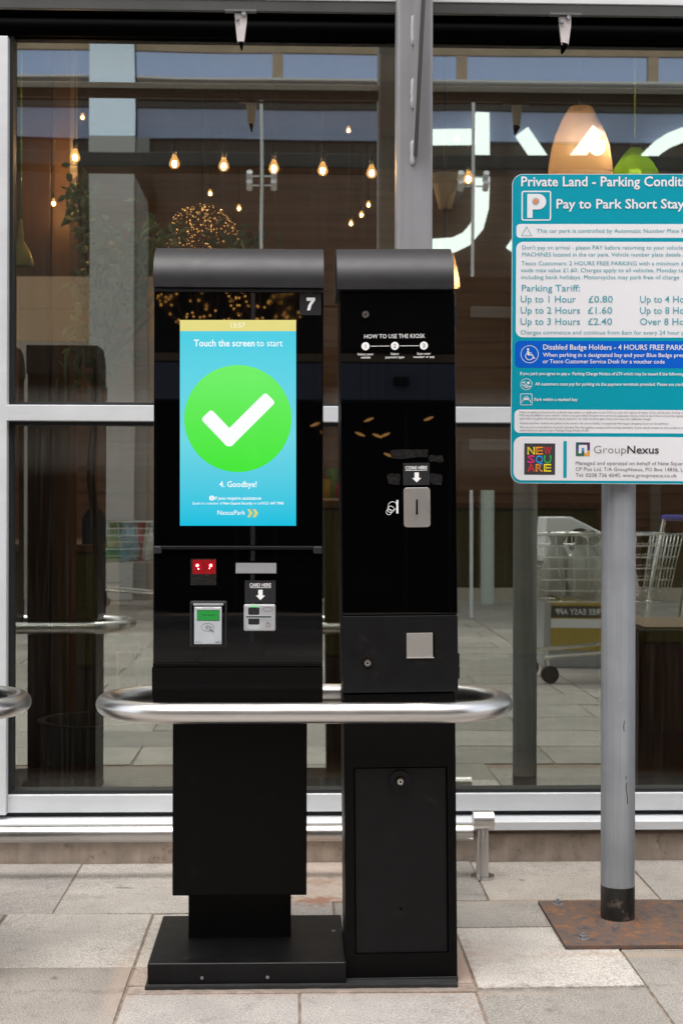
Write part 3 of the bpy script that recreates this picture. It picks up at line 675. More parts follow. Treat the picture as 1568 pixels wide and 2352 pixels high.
gs.text('Speak to a member of', 442.2, 1158.6, 5.8, 'swhite', x1=510.5); gs.text('New Square Security', 512.5, 1158.6, 5.8, 'swhite', x1=580, bold=0.014)
gs.text('or call', 582, 1158.6, 5.8, 'swhite', x1=600); gs.text('0121 647 7045', 602, 1158.6, 5.8, 'swhite', x1=651.5, bold=0.014)
gs.text('NexusPark', 500, 1182.4, 10.5, 'swhite', x1=563.5)
for dx in (0, 12.5):
    gs.poly([(568+dx, 1169.5), (574+dx, 1169.5), (580.5+dx, 1178.7), (574+dx, 1188), (568+dx, 1188), (573+dx, 1178.7)], 'syel', 2)
gs.build('screen_graphics', scr, False)
gs = G(YK-0.0008); gs.rect(688, 674.5, 737.5, 724, 'dgrey', 1)
gs.poly([(704, 683.5), (723.5, 683.5), (723.5, 690), (715.5, 701), (711.8, 713), (705.2, 713), (707.8, 701.5), (714.5, 691), (704, 691)], 'white', 2)
gs.build('number_label', kiosk, False)
# handle ledge and lower card panel
b = MB(); b.box(X(353, YK), X(740, YK), YK-0.010, YK+0.01, Z(1262, YK), Z(1254, YK), 'black2', 0.002)
for a, c in ((353, 372), (719, 739.5)): b.box(X(a, YK), X(c, YK), YK-0.013, YK+0.008, Z(1271.5, YK), Z(1254, YK), 'hood', 0.003)
b.build('ledge', kiosk)
b = MB(); b.box(X(353, YK), X(739.5, YK), YK+0.001, YK+0.006, Z(1522, YK), Z(1264, YK), 'bglass', 0.0008); b.build('card_panel', kiosk)
b = MB(); b.box(X(352, YK), X(740, YK), YK-0.003, YK+0.02, Z(1530.5, YK), Z(1522.5, YK), 'black', 0.001); b.build('trim', kiosk)
gs = G(YK); x0, y0 = cD(228, 425); x1, y1 = cD(355, 555); gs.rect(x0, y0, x1, y1, 'film', 0.6, 2)
x0, y0 = cD(238, 430); x1, y1 = cD(352, 500); gs.rect(x0, y0, x1, y1, 'redglow', 1.2)
sn = gs.build('ticket_scanner', kiosk, False)
b = MB()
for x, y, r in ((262, 458, 4.4), (328, 458, 4.4), (268, 475, 1.8), (322, 472, 1.6)):
    q = W(*cD(x, y), YK-0.002); b.ball(q, r*0.001, 'red', 10); b.ball(q+Vector((0, -r*.0008, 0)), r*0.0005, 'redw', 8)
b.build('led', sn)
b = MB(); q0 = W(*cD(450, 497), YK); q1 = W(*cD(649, 446), YK)
b.prism([(YK-0.001, q1.z), (YK-0.009, q0.z+0.002), (YK-0.009, q0.z), (YK+0.002, q0.z), (YK+0.002, q1.z)], 'x', q0.x, q1.x, 'flap', 0.0006); b.build('receipt_flap', kiosk)
b = MB(); q0 = W(*cD(445, 501), YK); q1 = W(*cD(654, 436), YK); b.box(q0.x, q1.x, YK-0.0006, YK+0.002, q0.z, q1.z, 'blackbox'); b.build('receipt_slot', kiosk)
def arrow_label(par, x0, y0, x1, y1, txt, tx0, tx1, tb, cap, ax, a0, a1, fn=W):
    gs = G(YK-0.0002, fn); gs.rect(x0, y0, x1, y1, 'dgrey', 1)
    gs.text(txt, tx0, tb, cap, 'white', x1=tx1, bold=0.018); gs.rect(tx0, tb+1.8, tx1, tb+2.8, 'white', 2)
    h = a1-a0; gs.rect(ax-5, a0, ax+5, a1-h*.45, 'white', 2); gs.poly([(ax-10.5, a1-h*.45), (ax+10.5, a1-h*.45), (ax, a1)], 'white', 2)
    return gs.build('arrow_label', par, False)
x0, y0 = cD(494, 531); x1, y1 = cD(645, 641)
arrow_label(kiosk, x0, y0, x1, y1, 'CARD HERE', 573.5, 622.5, 1347.3, 7.6, 598.2, 1354.5, 1378.5)
# card reader
b = MB(); q0 = W(*cD(489, 779), YK); q1 = W(*cD(645, 647), YK); b.box(q0.x, q1.x, YK-0.007, YK+0.002, q0.z, q1.z, 'silver', 0.004); rd = b.build('card_reader', kiosk)
gs = G(YK-0.0072)
x0, y0 = cD(508, 654); x1, y1 = cD(570, 772); gs.rect(x0, y0, x1, y1, 'silverp', 0.4, 4)
x0, y0 = cD(511, 664); x1, y1 = cD(566, 700); gs.rect(x0, y0, x1, y1, 'dgrey', 0.8, 3)
x0, y0 = cD(511, 708); x1, y1 = cD(566, 748); gs.rect(x0, y0, x1, y1, 'dgrey', 0.8, 3)
x0, y0 = cD(495, 702); x1, y1 = cD(629, 718); gs.rect(x0, y0, x1, y1, 'silverp', 1.0, 3)
x0, y0 = cD(500, 707); x1, y1 = cD(624, 713); gs.rect(x0, y0, x1, y1, 'blackbox', 1.6, 1)
x0, y0 = cD(523, 656); x1, y1 = cD(556, 661); gs.rect(x0, y0, x1, y1, 'gled', 1.6)
c = cD(607, 673); 
for k in range(28):
    a, a2 = 2*math.pi*k/28, 2*math.pi*(k+1)/28
    gs.line(c[0]+11.5*math.cos(a), c[1]+4.6*math.sin(a), c[0]+11.5*math.cos(a2), c[1]+4.6*math.sin(a2), 0.9, 'inkg', 1)
c = cD(608, 748); gs.rrect_line(c[0]-5, c[1]-2, c[0]+5, c[1]+4.5, 0.9, 1, 'inkg', 'silver', 1); gs.ring(c[0], c[1]-2, 3.4, 0.9, 'inkg', 1.6, 14, 180, 360)
gs.build('reader_face', rd, False)
# contactless terminal
b = MB(); q0 = W(*cD(226, 858), YK); q1 = W(*cD(408, 631), YK); b.box(q0.x, q1.x, YK-0.009, YK+0.002, q0.z, q1.z, 'dgrey', 0.004); tm = b.build('contactless_terminal', kiosk)
b = MB(); q0 = W(*cD(234, 851), YK); q1 = W(*cD(400, 640), YK); b.box(q0.x, q1.x, YK-0.0105, YK-0.006, q0.z, q1.z, 'bglass', 0.002)
b.box(q0.x+0.004, q1.x-0.004, YK-0.0125, YK-0.010, q1.z-0.006, q1.z-0.0015, 'silver', 0.0008); b.build('bezel', tm)
b = MB(); q0 = W(*cD(248, 842), YK); q1 = W(*cD(383, 659), YK); b.box(q0.x, q1.x, YK-0.0135, YK-0.009, q0.z, q1.z, 'silverp', 0.0015); b.build('face_plate', tm)
gs = G(YK-0.0135)
x0, y0 = cD(260, 676); x1, y1 = cD(371, 729); gs.rect(x0, y0, x1, y1, 'dgrey', 0.6, 1); gs.rect(x0+1, y0+1, x1-1, y1-1, 'lcd', 1.2, 1)
gs.text('New Square', *[cD(287, 704)[0], cD(287, 704)[1]], 3.4, 'lcdt', x1=cD(348, 704)[0], bold=0.01)
for a in (258, 343):
    x0, y0 = cD(a, 663); x1, y1 = cD(a+30, 669); gs.rect(x0, y0, x1, y1, 'white', 1)
c = cD(312, 761)
for k in range(36):
    a, a2 = 2*math.pi*k/36, 2*math.pi*(k+1)/36
    gs.line(c[0]+14.5*math.cos(a), c[1]+9*math.sin(a), c[0]+14.5*math.cos(a2), c[1]+9*math.sin(a2), 0.7, 'ink', 1)
for r in (3, 5.5, 8): gs.ring(c[0]-7, c[1], r, 0.9, 'ink', 1, 14, -45, 45)
gs.line(c[0]+4, c[1]+4, c[0]+14, c[1]+11, 2.6, 'inkg', 1); gs.line(c[0]+3, c[1]-3, c[0]+9, c[1]+2, 2.0, 'inkg', 1.3)
gs.text('UX 1100', *cD(252, 836), 2.6, 'ink', x1=cD(280, 836)[0]); gs.text('ingenico', *cD(349, 836), 3.6, 'ink', x1=cD(382, 836)[0], bold=0.01)
gs.build('terminal_print', tm, False)
# lower curved skirt, post, stem, base
pr = []; zt_ = Z(1532.5, YK); zb_ = Z(1655, YK)
pr = [(YK+0.19, zt_), (YK-0.003, zt_)]
for k in range(25):
    a = R(90*k/24); pr.append((YK-0.003+0.115*(1-math.cos(a)), zt_-(zt_-zb_)*(0.30+0.70*math.sin(a))))
pr.append((YK+0.19, zb_))
MB().prism(pr, 'x', X(350, YK), X(741.5, YK), 'black', 0, True).build('skirt', kiosk)
b = MB(); b.box(X(396.5, 3.42, 1850), X(704.5, 3.42, 1850), 3.42, 3.53, Z(2057, 3.42), Z(1640, 3.42), 'black', 0.0025); b.build('post', kiosk)
b = MB(); b.box(X(433, 3.476, 2110), X(668, 3.476, 2110), 3.476, 3.56, 0.045, 0.30, 'black', 0.002); b.build('stem', kiosk)
b = MB(); b.box(X(338.5, 3.281, 2240), X(795, 3.281, 2240), 3.281, 3.664, 0.006, 0.0555, 'black2', 0.004, 3); bs = b.build('base', kiosk)
for px, py in ((464, 2246), (614.5, 2244.5)):
    q = W(px, py, 3.281); MB().cyl((q.x, 3.2795, q.z), (q.x, 3.283, q.z), 0.0036, 'nut', seg=16).build('screw', bs)
q = W(765, 2142, 3.55); MB().cyl((q.x, 3.52, 0.055), (q.x, 3.52, 0.0575), 0.005, 'nut', seg=16).build('screw', bs)
b = MB(); n = 40; xs0, xs1 = X(334, 3.275, 2275), X(1050, 3.275, 2275)
pr = [(xs0, 3.66)] + [(xs0+(xs1-xs0)*k/n + (0 if k else 0), 3.268-0.004*random.random()) for k in range(n+1)] + [(xs1, 3.66)]
b.prism(pr, 'z', 0.0, 0.008, 'rubber'); b.build('sealant', kiosk)

# ------------------------------------------------------------------ the coin cabinet (leans a little)
LEAN = 0.0107
def WC(px, py, Y): return W(px+LEAN*(2258-py), py, Y)
cab = thing('coin_cabinet', (W(923, 2258, 3.42).x, 3.42, 0), 'tall narrow black coin cabinet with how to use instructions', 'coin cabinet', 'coin cabinets')
def XC(px, Y, py): return WC(px, py, Y).x
xc0, xc1 = W(795, 1400, YK).x, W(1060, 1400, YK).x
zc_ = lambda py, Y=YK: W(920, py, Y).z
b = MB(); b.box(xc0+0.001, xc1-0.002, YK+0.008, YK+0.235, zc_(1592), zc_(664), 'black', 0.002); b.build('body', cab)
hood(W(791.5, 600, 3.283).x, W(1060, 600, 3.283).x, 3.283, zc_(663.5, 3.283), zc_(573.5, 3.39), cab, 0.24)
b = MB(); b.box(W(796.5, 1000, YK).x, W(1060, 1000, YK).x, YK, YK+0.006, zc_(1411.5), zc_(673), 'bglass', 0.0008); b.build('front_panel', cab)
b = MB(); b.box(xc0, W(1059, 1400, YK).x, YK-0.004, YK+0.006, zc_(1590), zc_(1414), 'black2', 0.0015); b.build('coin_return_door', cab)
def lock(x, y, r, par, yf, collar=None):
    q = WC(x, y, yf); s = 0.001
    b = MB()
    if collar: b.cyl((q.x, yf-0.008, q.z), (q.x, yf+0.004, q.z), collar*s, 'black2', seg=32)
    f = yf-0.009 if collar else yf
    b.cyl((q.x, f-0.0015, q.z), (q.x, f+0.002, q.z), r*1.3*s, 'blackbox', seg=24)
    b.cyl((q.x, f-0.006, q.z), (q.x, f+0.002, q.z), r*s, 'lockm', seg=24)
    b.cyl((q.x, f-0.0072, q.z), (q.x, f-0.004, q.z), r*0.62*s, 'chrome', seg=20); b.cyl((q.x, f-0.0078, q.z), (q.x, f-0.006, q.z), r*0.32*s, 'blackbox', seg=12)
    return b.build('lock', par)
lock(839, 722, 8.5, cab, YK); lock(843.5, 1521.5, 8.5, cab, YK-0.004)
gs = G(YK-0.0004, WC)
gs.text('HOW TO USE THE KIOSK', 836, 776.7, 9.4, 'white', x1=975.7)
for i, (x, l1, l2) in enumerate(((839.2, 'Select your', 'vehicle'), (906.3, 'Select', 'payment type'), (972.8, 'Scan your', 'voucher or pay'))):
    gs.disc(x, 794.4, 9.3, 'white', 1); gs.text(str(i+1), x, 798.8, 9, 'ink', align='c', l=2)
    gs.text(l1, x, 815.3, 5.4, 'white', align='c', bold=0.008); gs.text(l2, x, 822.6, 5.4, 'white', align='c', bold=0.008)
for a, c in ((851, 894), (918, 961)): gs.rect(a, 793.9, c, 795, 'white', 1)
gs.build('instructions', cab, False)
arrow_label(cab, 925.3, 1063.5, 986, 1114.5, 'COINS HERE', 930.3, 980.3, 1078.3, 7.4, 956.3, 1085.5, 1108.5, WC)
b = MB(); q0 = WC(927, 1211, YK); q1 = WC(987, 1120.3, YK); b2 = bmesh.new()
r = 0.008; pts = []
for cx, cz2, a in ((q0.x+r, q0.z+r, 180), (q1.x-r, q0.z+r, 270), (q1.x-r, q1.z-r, 0), (q0.x+r, q1.z-r, 90)):
    pts += [(cx+r*math.cos(R(a+15*k)), cz2+r*math.sin(R(a+15*k))) for k in range(7)]
b.prism(pts, 'y', YK-0.003, YK+0.001, 'steelv', 0.0006)
cp = b.build('coin_plate', cab)
b = MB(); q0 = WC(954.6, 1182.5, YK); q1 = WC(958.6, 1147.5, YK); b.box(q0.x, q1.x, YK-0.0036, YK-0.002, q0.z, q1.z, 'blackbox'); b.build('coin_slot', cp)
gs = G(YK-0.0004, WC)
for x, y, r_ in ((892.5, 1176, 6.5), (897, 1169.5, 8), (901, 1162, 10.5)): gs.ring(x, y, r_, 1.1, 'white', 1, 30)
gs.rect(909.8, 1148.5, 914.2, 1179, 'white', 1)
gs.build('coin_symbol', cab, False)
gs = G(YK-0.0002, WC)
for x0, y0, x1, y1 in ((896, 1032, 982, 1052), (984, 1046, 1018, 1062), (890, 1088, 918, 1112), (988, 1088, 1014, 1114)):
    n = 14; pts = []
    for k in range(n):
        t = k/n*4; e = int(t); f = t-e
        p = [(x0+(x1-x0)*f, y0), (x1, y0+(y1-y0)*f), (x1-(x1-x0)*f, y1), (x0, y1-(y1-y0)*f)][e]
        pts.append((p[0]+random.uniform(-2, 2), p[1]+random.uniform(-2, 2)))
    gs.poly(pts, 'film', 0.6)
gs.build('tape_residue', cab, False)
# coin return opening
q0 = WC(933, 1511, YK-0.004); q1 = WC(997, 1453, YK-0.004)
b = MB(); b.box(q0.x, q1.x, YK-0.0046, YK-0.002, q0.z, q1.z, 'blackbox'); cr_ = b.build('coin_return', cab)
b = MB(); b.box(q0.x+0.0005, q1.x-0.004, YK-0.0056, YK-0.004, q0.z+0.002, q1.z-0.001, 'steelv', 0.0004)
b.box(q0.x, q1.x-0.001, YK-0.0075, YK-0.004, q0.z-0.001, q0.z+0.0012, 'steelv', 0.0003); b.build('flap', cr_)
for y0, y1 in ((700, 752), (1503, 1532), (1533, 1562)):
    q0 = WC(1048, y1, YK); q1 = WC(1056, y0, YK); b = MB(); b.box(xc1-0.003, xc1+0.0045, YK+0.012, YK+0.028, q0.z, q1.z, 'black2', 0.002); b.build('hinge', cab)
# pedestal with recessed door
YP = 3.306; xp0, xp1 = W(795, 2000, YP).x, W(1050.5, 2000, YP).x; xd0, xd1 = W(816.5, 2000, YP).x, W(1031.5, 2000, YP).x
zd0, zd1 = zc_(2191, YP), zc_(1762, YP)
b = MB(); ztp = zc_(1594, YP)
b.box(xp0, xp1, YP+0.02, YP+0.22, 0.006, ztp, 'black', 0.001)
b.box(xp0, xd0, YP, YP+0.0195, zd0, zd1, 'black'); b.box(xd1, xp1, YP, YP+0.0195, zd0, zd1, 'black')
b.box(xp0, xp1, YP, YP+0.0195, zd1, ztp, 'black'); b.box(xp0, xp1, YP-0.0005, YP+0.0195, 0.012, zd0, 'black')
b.box(xp0-0.0005, xp1+0.0015, YP-0.003, YP+0.1, 0.0, 0.0118, 'rubber', 0.001)
b.build('pedestal', cab)
b = MB(); b.box(xd0+0.0025, xd1-0.0025, YP+0.007, YP+0.019, zd0+0.001, zd1-0.003, 'black2', 0.001)
dr = b.build('door', cab)
lock(918, 1793, 8.5, dr, YP+0.006, 24)
q = WC(920, 2087, YP+.006); MB().cyl((q.x, YP+0.0062, q.z), (q.x, YP+0.008, q.z), 0.003, 'blackbox', seg=12).build('keyhole', dr)

# ------------------------------------------------------------------ hoop guard rails
YH0, YH1 = 3.22, 3.56; yc = (YH0+YH1)/2; rr = (YH1-YH0)/2; rt = 0.0236
hl = W(222, 1630, yc).x+rr+rt; hr = W(1175, 1625, yc).x-rr-rt; zh = W(650, 1638, YH0).z
hoop = thing('guard_rail', ((hl+hr)/2, yc, 0), 'stainless steel hoop rail wrapped around the two black kiosk units', 'guard rail', 'hoop guard rails')
pts = []
for k in range(25): a = R(270-180*k/24); pts.append((hl+rr*math.cos(a), yc+rr*math.sin(a), zh))
for k in range(1, 12): pts.append((hl+(hr-hl)*k/12, YH1, zh))
for k in range(25): a = R(90-180*k/24); pts.append((hr+rr*math.cos(a), yc+rr*math.sin(a), zh))
for k in range(1, 24): pts.append((hr+(hl-hr)*k/24, YH0, zh))
b = MB(); b.tube(pts, rt, 'steel', 28, True); b.build('rail_tube', hoop)
b = MB(); xm_ = (hl+hr)/2
b.box(xm_-0.30, xm_-0.16, YH1+rt-0.004, YH1+rt+0.006, zh-0.045, zh+0.045, 'steelv', 0.002); b.build('bracket', hoop)
for dx in (-0.26, -0.20):
    for dz in (-0.02, 0.02): MB().cyl((xm_+dx, YH1+rt+0.005, zh+dz), (xm_+dx, YH1+rt+0.012, zh+dz), 0.009, 'dgrey', seg=12).build('bolt', hoop)

# the next machine to the left: only the end of its rail is in the picture, the rest shows mirrored in the shop glass
OFF = Vector((W(70, 1640, yc).x - W(1175, 1625, yc).x, 0, 0))
ho2 = copy_tree(hoop); ho2.location += OFF; ho2['label'] = 'end of a stainless hoop rail entering beside the white mullion'
k2 = copy_tree(kiosk); k2.location += OFF; k2['label'] = 'neighbouring black kiosk mirrored as a dark shape in the shop glass'
c2 = copy_tree(cab); c2.location += OFF; c2['label'] = 'neighbouring coin cabinet mirrored dark in the glass by the white mullion'
cab.rotation_euler = (0, -LEAN, 0)

# ------------------------------------------------------------------ parking conditions sign on its pole
YS = 3.665; YPO = 3.73
xpo = W(1418.5, 1600, YPO).x
sign = thing('parking_sign', (xpo, YPO, 0), 'teal and white parking conditions sign on a grey round pole', 'parking sign')
b = MB(); rp_ = 0.0441; zbk = W(1418, 2042, YPO-rp_).z
b.cyl((xpo, YPO, zbk), (xpo, YPO, 1.90), rp_, 'pole', seg=40)
def onpole(px, py):
    q = W(px, py, YPO-rp_); dx = q.x-xpo; return Vector((q.x, YPO-math.sqrt(max(rp_**2-dx*dx, 0))-.0002, q.z))
for line in (((1437, 1783), (1436, 1790)), ((1438, 1799), (1437, 1812), (1440, 1832), (1441, 1846)), ((1433, 1655), (1431, 1668), (1432, 1680))):
    b.tube([onpole(*p) for p in line], .0011, 'polebk', 5)
b.build('pole', sign)
b = MB(); b.cyl((xpo, YPO, 0.008), (xpo, YPO, zbk), rp_+0.0004, 'polebk', seg=40)
b.lathe([(rp_+0.016, 0.0118), (rp_+0.009, 0.018), (rp_-.0005, 0.026)], (xpo, YPO, 0), 'rust', 40); b.build('painted_foot', sign)
q = W(1433, 1124, YPO-rp_); MB().cyl((q.x, YPO-rp_-.001, q.z), (q.x, YPO-rp_+.01, q.z), .006, 'nut', seg=10).build('screw', sign)
xl0 = W(1234, 2074, 3.945).x
b = MB(); b.box(xl0, xl0+0.46, 3.535, 3.94, 0.002, 0.012, 'rust', 0.001); bp_ = b.build('base_plate', sign)
for x, y in ((xl0+0.048, 3.905), (xl0+0.41, 3.905), (xl0+0.055, 3.59), (xl0+0.41, 3.59)):
    b = MB(); b.cyl((x, y, 0.011), (x, y, 0.013), 0.013, 'nut', seg=20); b.cyl((x, y, 0.013), (x, y, 0.021), 0.0095, 'nut', seg=6); b.cyl((x, y, 0.02), (x, y, 0.026), 0.0045, 'nut', seg=10); b.build('bolt', bp_)
def cA(x, y): return 1157.4+.2619*x, 385.8+.2619*y
def cB(x, y): return 1157.4+.2619*x, 734.9+.2619*y
SX0, SX1 = 1174.5, 1668.0
bp = thing('x', (0, 0, 0), '', ''); bpy.data.objects.remove(bp)
def rr_pts(fn, Y, x0, y0, x1, y1, r):
    o = []
    for (cx, cy, a) in ((x0+r, y0+r, 180), (x1-r, y0+r, 270), (x1-r, y1-r, 0), (x0+r, y1-r, 90)):
        for k in range(9): p = fn(cx+r*math.cos(R(a+90*k/8)), cy+r*math.sin(R(a+90*k/8)), Y); o.append((p.x, p.z))
    return o
b = MB(); b.prism(rr_pts(W, YS, SX0, 399.5, SX1, 1111.5, 25), 'y', YS, YS+0.003, 'signback'); board = b.build('sign_board', sign)
for py in (520, 960):
    b = MB(); z = W(1418, py, YS).z; b.box(xpo-0.20, xpo+0.20, YS+0.0035, YPO-rp_+0.004, z-0.02, z+0.02, 'steelback', 0.002); b.build('clamp_channel', board)
gs = G(YS-0.0003, W, 0.0004); T = gs.text
def tA(t, x0, base, cap, m, x1, bold=0.0): T(t, cA(x0, 0)[0]+DX, cA(0, base)[1], cap*.2619, m, x1=cA(x1, 0)[0]+DX, bold=bold, l=3)
def tB(t, x0, base, cap, m, x1, bold=0.0): T(t, cB(x0, 0)[0]+DX, cB(0, base)[1], cap*.2619, m, x1=cB(x1, 0)[0]+DX, bold=bold, l=3)
def extend(t, more, x0, x1, bold=0.0):       # right edge of the whole line when the measured part is only its start
    w = lambda s: (lambda v: max(p[0] for p in v)-min(p[0] for p in v))(glyphs(s, bold)[0])
    return x0+(x1-x0)*w(t+more)/w(t)
def LA(t, more, x0, x1, base, cap, m, bold=0.0, f=tA):
    xe = extend(t, more, x0, x1, bold)
    f(t+more, x0, base, cap, m, xe, bold)
DX = 1.5
gs.rect(SX0+.1, 399.6, SX1-.1, 1111.4, 'panelw', 0, 25); gs.rect(SX0+1.2, 400.7, SX1-1.2, 1110.3, 'teal', 0.5, 24)
LA('Private Land - Parking Conditi', 'ons', 138, 1560, 160, 83, 'panelw', 0.018)
x0, y0 = cA(142, 200); x1, y1 = cA(401, 462); gs.rrect_line(x0+DX, y0, x1+DX, y1, 3, 5, 'panelw', 'teal', 1)
# the letter P
px0, py0 = cA(192, 228); px1, py1 = cA(357, 438); px0 += DX; px1 += DX; r = (cA(0, 365)[1]-py0)/2
gs.rect(px0, py0, px0+12.3, py1, 'panelw', 3); gs.rect(px0+12.3, py0, px1-r, py0+2*r, 'panelw', 3)
gs.poly([(px1-r+r*math.cos(R(-90+180*k/20)), py0+r+r*math.sin(R(-90+180*k/20))) for k in range(21)], 'panelw', 3)
c = cA(267+5, 293); gs.disc(*c, 8.6, 'bring', 4, 32); gs.ring(*c, 8.2, 1.0, 'panelw', 5, 24); gs.disc(*c, 5.4, 'porg', 5.2, 24)
for k in range(16):
    a = R(22.5*k); gs.disc(c[0]+6.7*math.cos(a), c[1]+6.7*math.sin(a), 0.55, 'panelw', 5.6, 6)
gs.rect(c[0]-3.4, c[1]-1, c[0]+3.4, c[1]+1, 'bring', 6)
LA('Pay to Park Short Stay', '', 447, 1562, 355, 80, 'panelw', 0.018)
xe = SX1-9
x0, y0 = cA(99, 492); gs.rect(x0+DX, y0, xe, cA(0, 613)[1], 'panelw', 1, 8)
tri = [cA(142, 595), cA(233, 595), cA(187.5, 516)]
for i in range(3): a, c = tri[i], tri[(i+1) % 3]; gs.line(a[0]+DX, a[1], c[0]+DX, c[1], 1.2, 'tealt', 2+0.3*i)
LA('This car park is controlled by Automatic Number Plate R', 'ecognition', 275, 1568, 568, 34, 'tealt')
gs.rect(cA(98, 0)[0]+DX, cA(0, 648)[1], xe, cB(0, 154)[1], 'panelw', 1, 16)
LA("Don't pay on arrival - please PAY before returning to your vehicle.", ' Use the', 150, 1560, 715, 35, 'tealt')
LA('MACHINES located in the car park. Vehicle number plate details r', 'equired', 150, 1568, 776, 35, 'tealt')
LA('Tesco Customers: 2 HOURS FREE PARKING with a minimum £', '5 spend', 143, 1562, 854, 35, 'tealt')
LA('code max value £1.60. Charges apply to all vehicles, Monday to', ' Sunday', 143, 1560, 914, 35, 'tealt')
LA('including bank holidays. Motorcycles may park free of charge', '', 143, 1520, 975, 35, 'tealt')
LA('Parking Tariff:', '', 148, 655, 1082, 56, 'tealt', 0.004)
for t1, p, t2, base, xx1, xq, more in (('Up to 1 Hour', '£0.80', 'Up to 4 Ho', 1180, 622, 732, 'urs'), ('Up to 2 Hours', '£1.60', 'Up to 8 Ho', 1278, 658, 727, 'urs'), ('Up to 3 Hours', '£2.40', 'Over 8 Ho', 1376, 658, 727, 'urs')):
    tA(t1, 139, base, 58, 'tealt', xx1, 0.004); tA(p, xq, base, 58, 'tealt', xq+211, 0.004); LA(t2, more, 1180, 1566, base, 58, 'tealt', 0.004)
LA('Charges commence and continue from 6am for every 24 hour p', 'eriod', 139, 1566, 128, 36, 'tealt', 0, tB)
gs.rect(cB(92, 0)[0]+DX, cB(0, 185)[1], xe, cB(0, 422)[1], 'blue', 1, 11)
c = cB(220, 303); c = (c[0]+DX, c[1]); gs.ring(*c, 20.4, 1.2, 'panelw', 2, 48)
gs.disc(c[0]-3.6, c[1]-11.2, 2.5, 'panelw', 2); gs.line(c[0]-3.6, c[1]-8, c[0]-3, c[1]+2, 4.2, 'panelw', 2); gs.line(c[0]-3, c[1]-3, c[0]+4.5, c[1]-3, 1.8, 'panelw', 2.3)
gs.line(c[0]-3, c[1]+1.4, c[0]+6, c[1]+1.4, 2.8, 'panelw', 2.5); gs.line(c[0]+6, c[1]+1, c[0]+10, c[1]+9.5, 2.6, 'panelw', 2.7); gs.line(c[0]+9, c[1]+10, c[0]+13, c[1]+8.4, 1.8, 'panelw', 2.9)
gs.ring(c[0]-0.5, c[1]+4.2, 9.6, 1.7, 'panelw', 3.1, 30, 20, 235)
LA('Disabled Badge Holders - 4 HOURS FREE PARK', 'ING', 338, 1562, 262, 45, 'panelw', 0.010, tB)
LA('When parking in a designated bay and your Blue Badge pres', 'ent to', 336, 1564, 325, 35, 'panelw', 0.008, tB)
LA('or Tesco Customer Service Desk for a voucher code', '', 336, 1398, 382, 35, 'panelw', 0.008, tB)
LA('If you park you agree to pay a  Parking Charge Notice of £70 which may be issued if the following', ' occurs:', 138, 1566, 486, 27, 'panelw', 0.014, tB)
c = cB(193, 567); c = (c[0]+DX, c[1]); gs.ring(*c, 13.4, 1.1, 'panelw', 2, 40)
gs.disc(c[0]+4.5, c[1]-3, 3.2, 'panelw', 2.2, 20); gs.line(c[0]-10, c[1]-3, c[0]-2, c[1]-6, 2.4, 'panelw', 2.4); gs.line(c[0]-10, c[1]+1, c[0]-2, c[1]+4, 1.8, 'panelw', 2.6); gs.line(c[0]-2, c[1]+4, c[0]+10, c[1]+5, 2.0, 'panelw', 2.8); gs.line(c[0]-6, c[1]+6, c[0]+6, c[1]+9, 1.4, 'panelw', 3); gs.line(c[0]-5, c[1]-2, c[0]+2, c[1]+2, 1.3, 'panelw', 3.2)
LA('All customers must pay for parking via the payment terminals provided. Please see mach', 'ines', 268, 1566, 577, 27, 'panelw', 0.014, tB)
x0, y0 = cB(141, 648); x1, y1 = cB(245, 751); gs.rrect_line(x0+DX, y0, x1+DX, y1, 1.4, 2.5, 'panelw', 'teal', 1.4)
c = cB(193, 690); c = (c[0]+DX, c[1]); gs.rect(c[0]-6.5, c[1]-1, c[0]+6.5, c[1]+3.4, 'panelw', 3, 1.5); gs.ring(c[0], c[1]-0.6, 4.6, 1.3, 'panelw', 3.2, 16, 180, 360)
gs.rect(c[0]-5.5, c[1]+3.4, c[0]-3, c[1]+5, 'panelw', 3.3); gs.rect(c[0]+3, c[1]+3.4, c[0]+5.5, c[1]+5, 'panelw', 3.3)
gs.disc(c[0]-4, c[1]+1, 0.9, 'teal', 3.8, 8); gs.disc(c[0]+4, c[1]+1, 0.9, 'teal', 3.8, 8)
gs.line(c[0]-7.5, c[1]+3, c[0]-10.5, c[1]+10, 1.2, 'panelw', 3); gs.line(c[0]+7.5, c[1]+3, c[0]+10.5, c[1]+10, 1.2, 'panelw', 3)
LA('Park within a marked bay', '', 263, 640, 713, 27, 'panelw', 0.014, tB)
gs.rect(cB(90, 0)[0]+DX, cB(0, 789)[1], xe, cB(0, 994)[1], 'panelw', 1, 12)
for t, more, base, x1 in (('Failure to abide by the terms & conditions may result in an application to the DVLA to trace the registered keeper of the vehicle and a Parking Ch', 'arge Notice', 820, 1568),
    ('PCN may be affixed to your vehicle - if this is not paid within the given time period an application may be made to the DVLA to trace the register', 'ed keeper', 848, 1568),
    ('paid within the given time period may be passed to our debt recovery agent where you may incur additional charges.', '', 876, 1288),
    ("Vehicles and their contents are parked at the owner's risk and no liability is accepted by New Square Shopping Centre or GroupNexus", '', 916, 1432),
    ('This car park is controlled by Automatic Number Plate Recognition cameras and/or parking attendants. If your vehicle remains on site and fails to co', 'mply', 952, 1568),
    ('stated above you agree to pay a Parking Charge Notice of £70', '', 979, 738)):
    LA(t, more, 135, x1, base, 17, 'inkg', 0.0, tB)
gs.rect(cB(85, 0)[0]+DX, cB(0, 1026)[1], xe, cB(0, 1411)[1], 'panelw', 1, 19)
x0, y0 = cB(178, 1086); x1, y1 = cB(448, 1361); gs.rect(x0+DX, y0, x1+DX, y1, 'ink', 2)
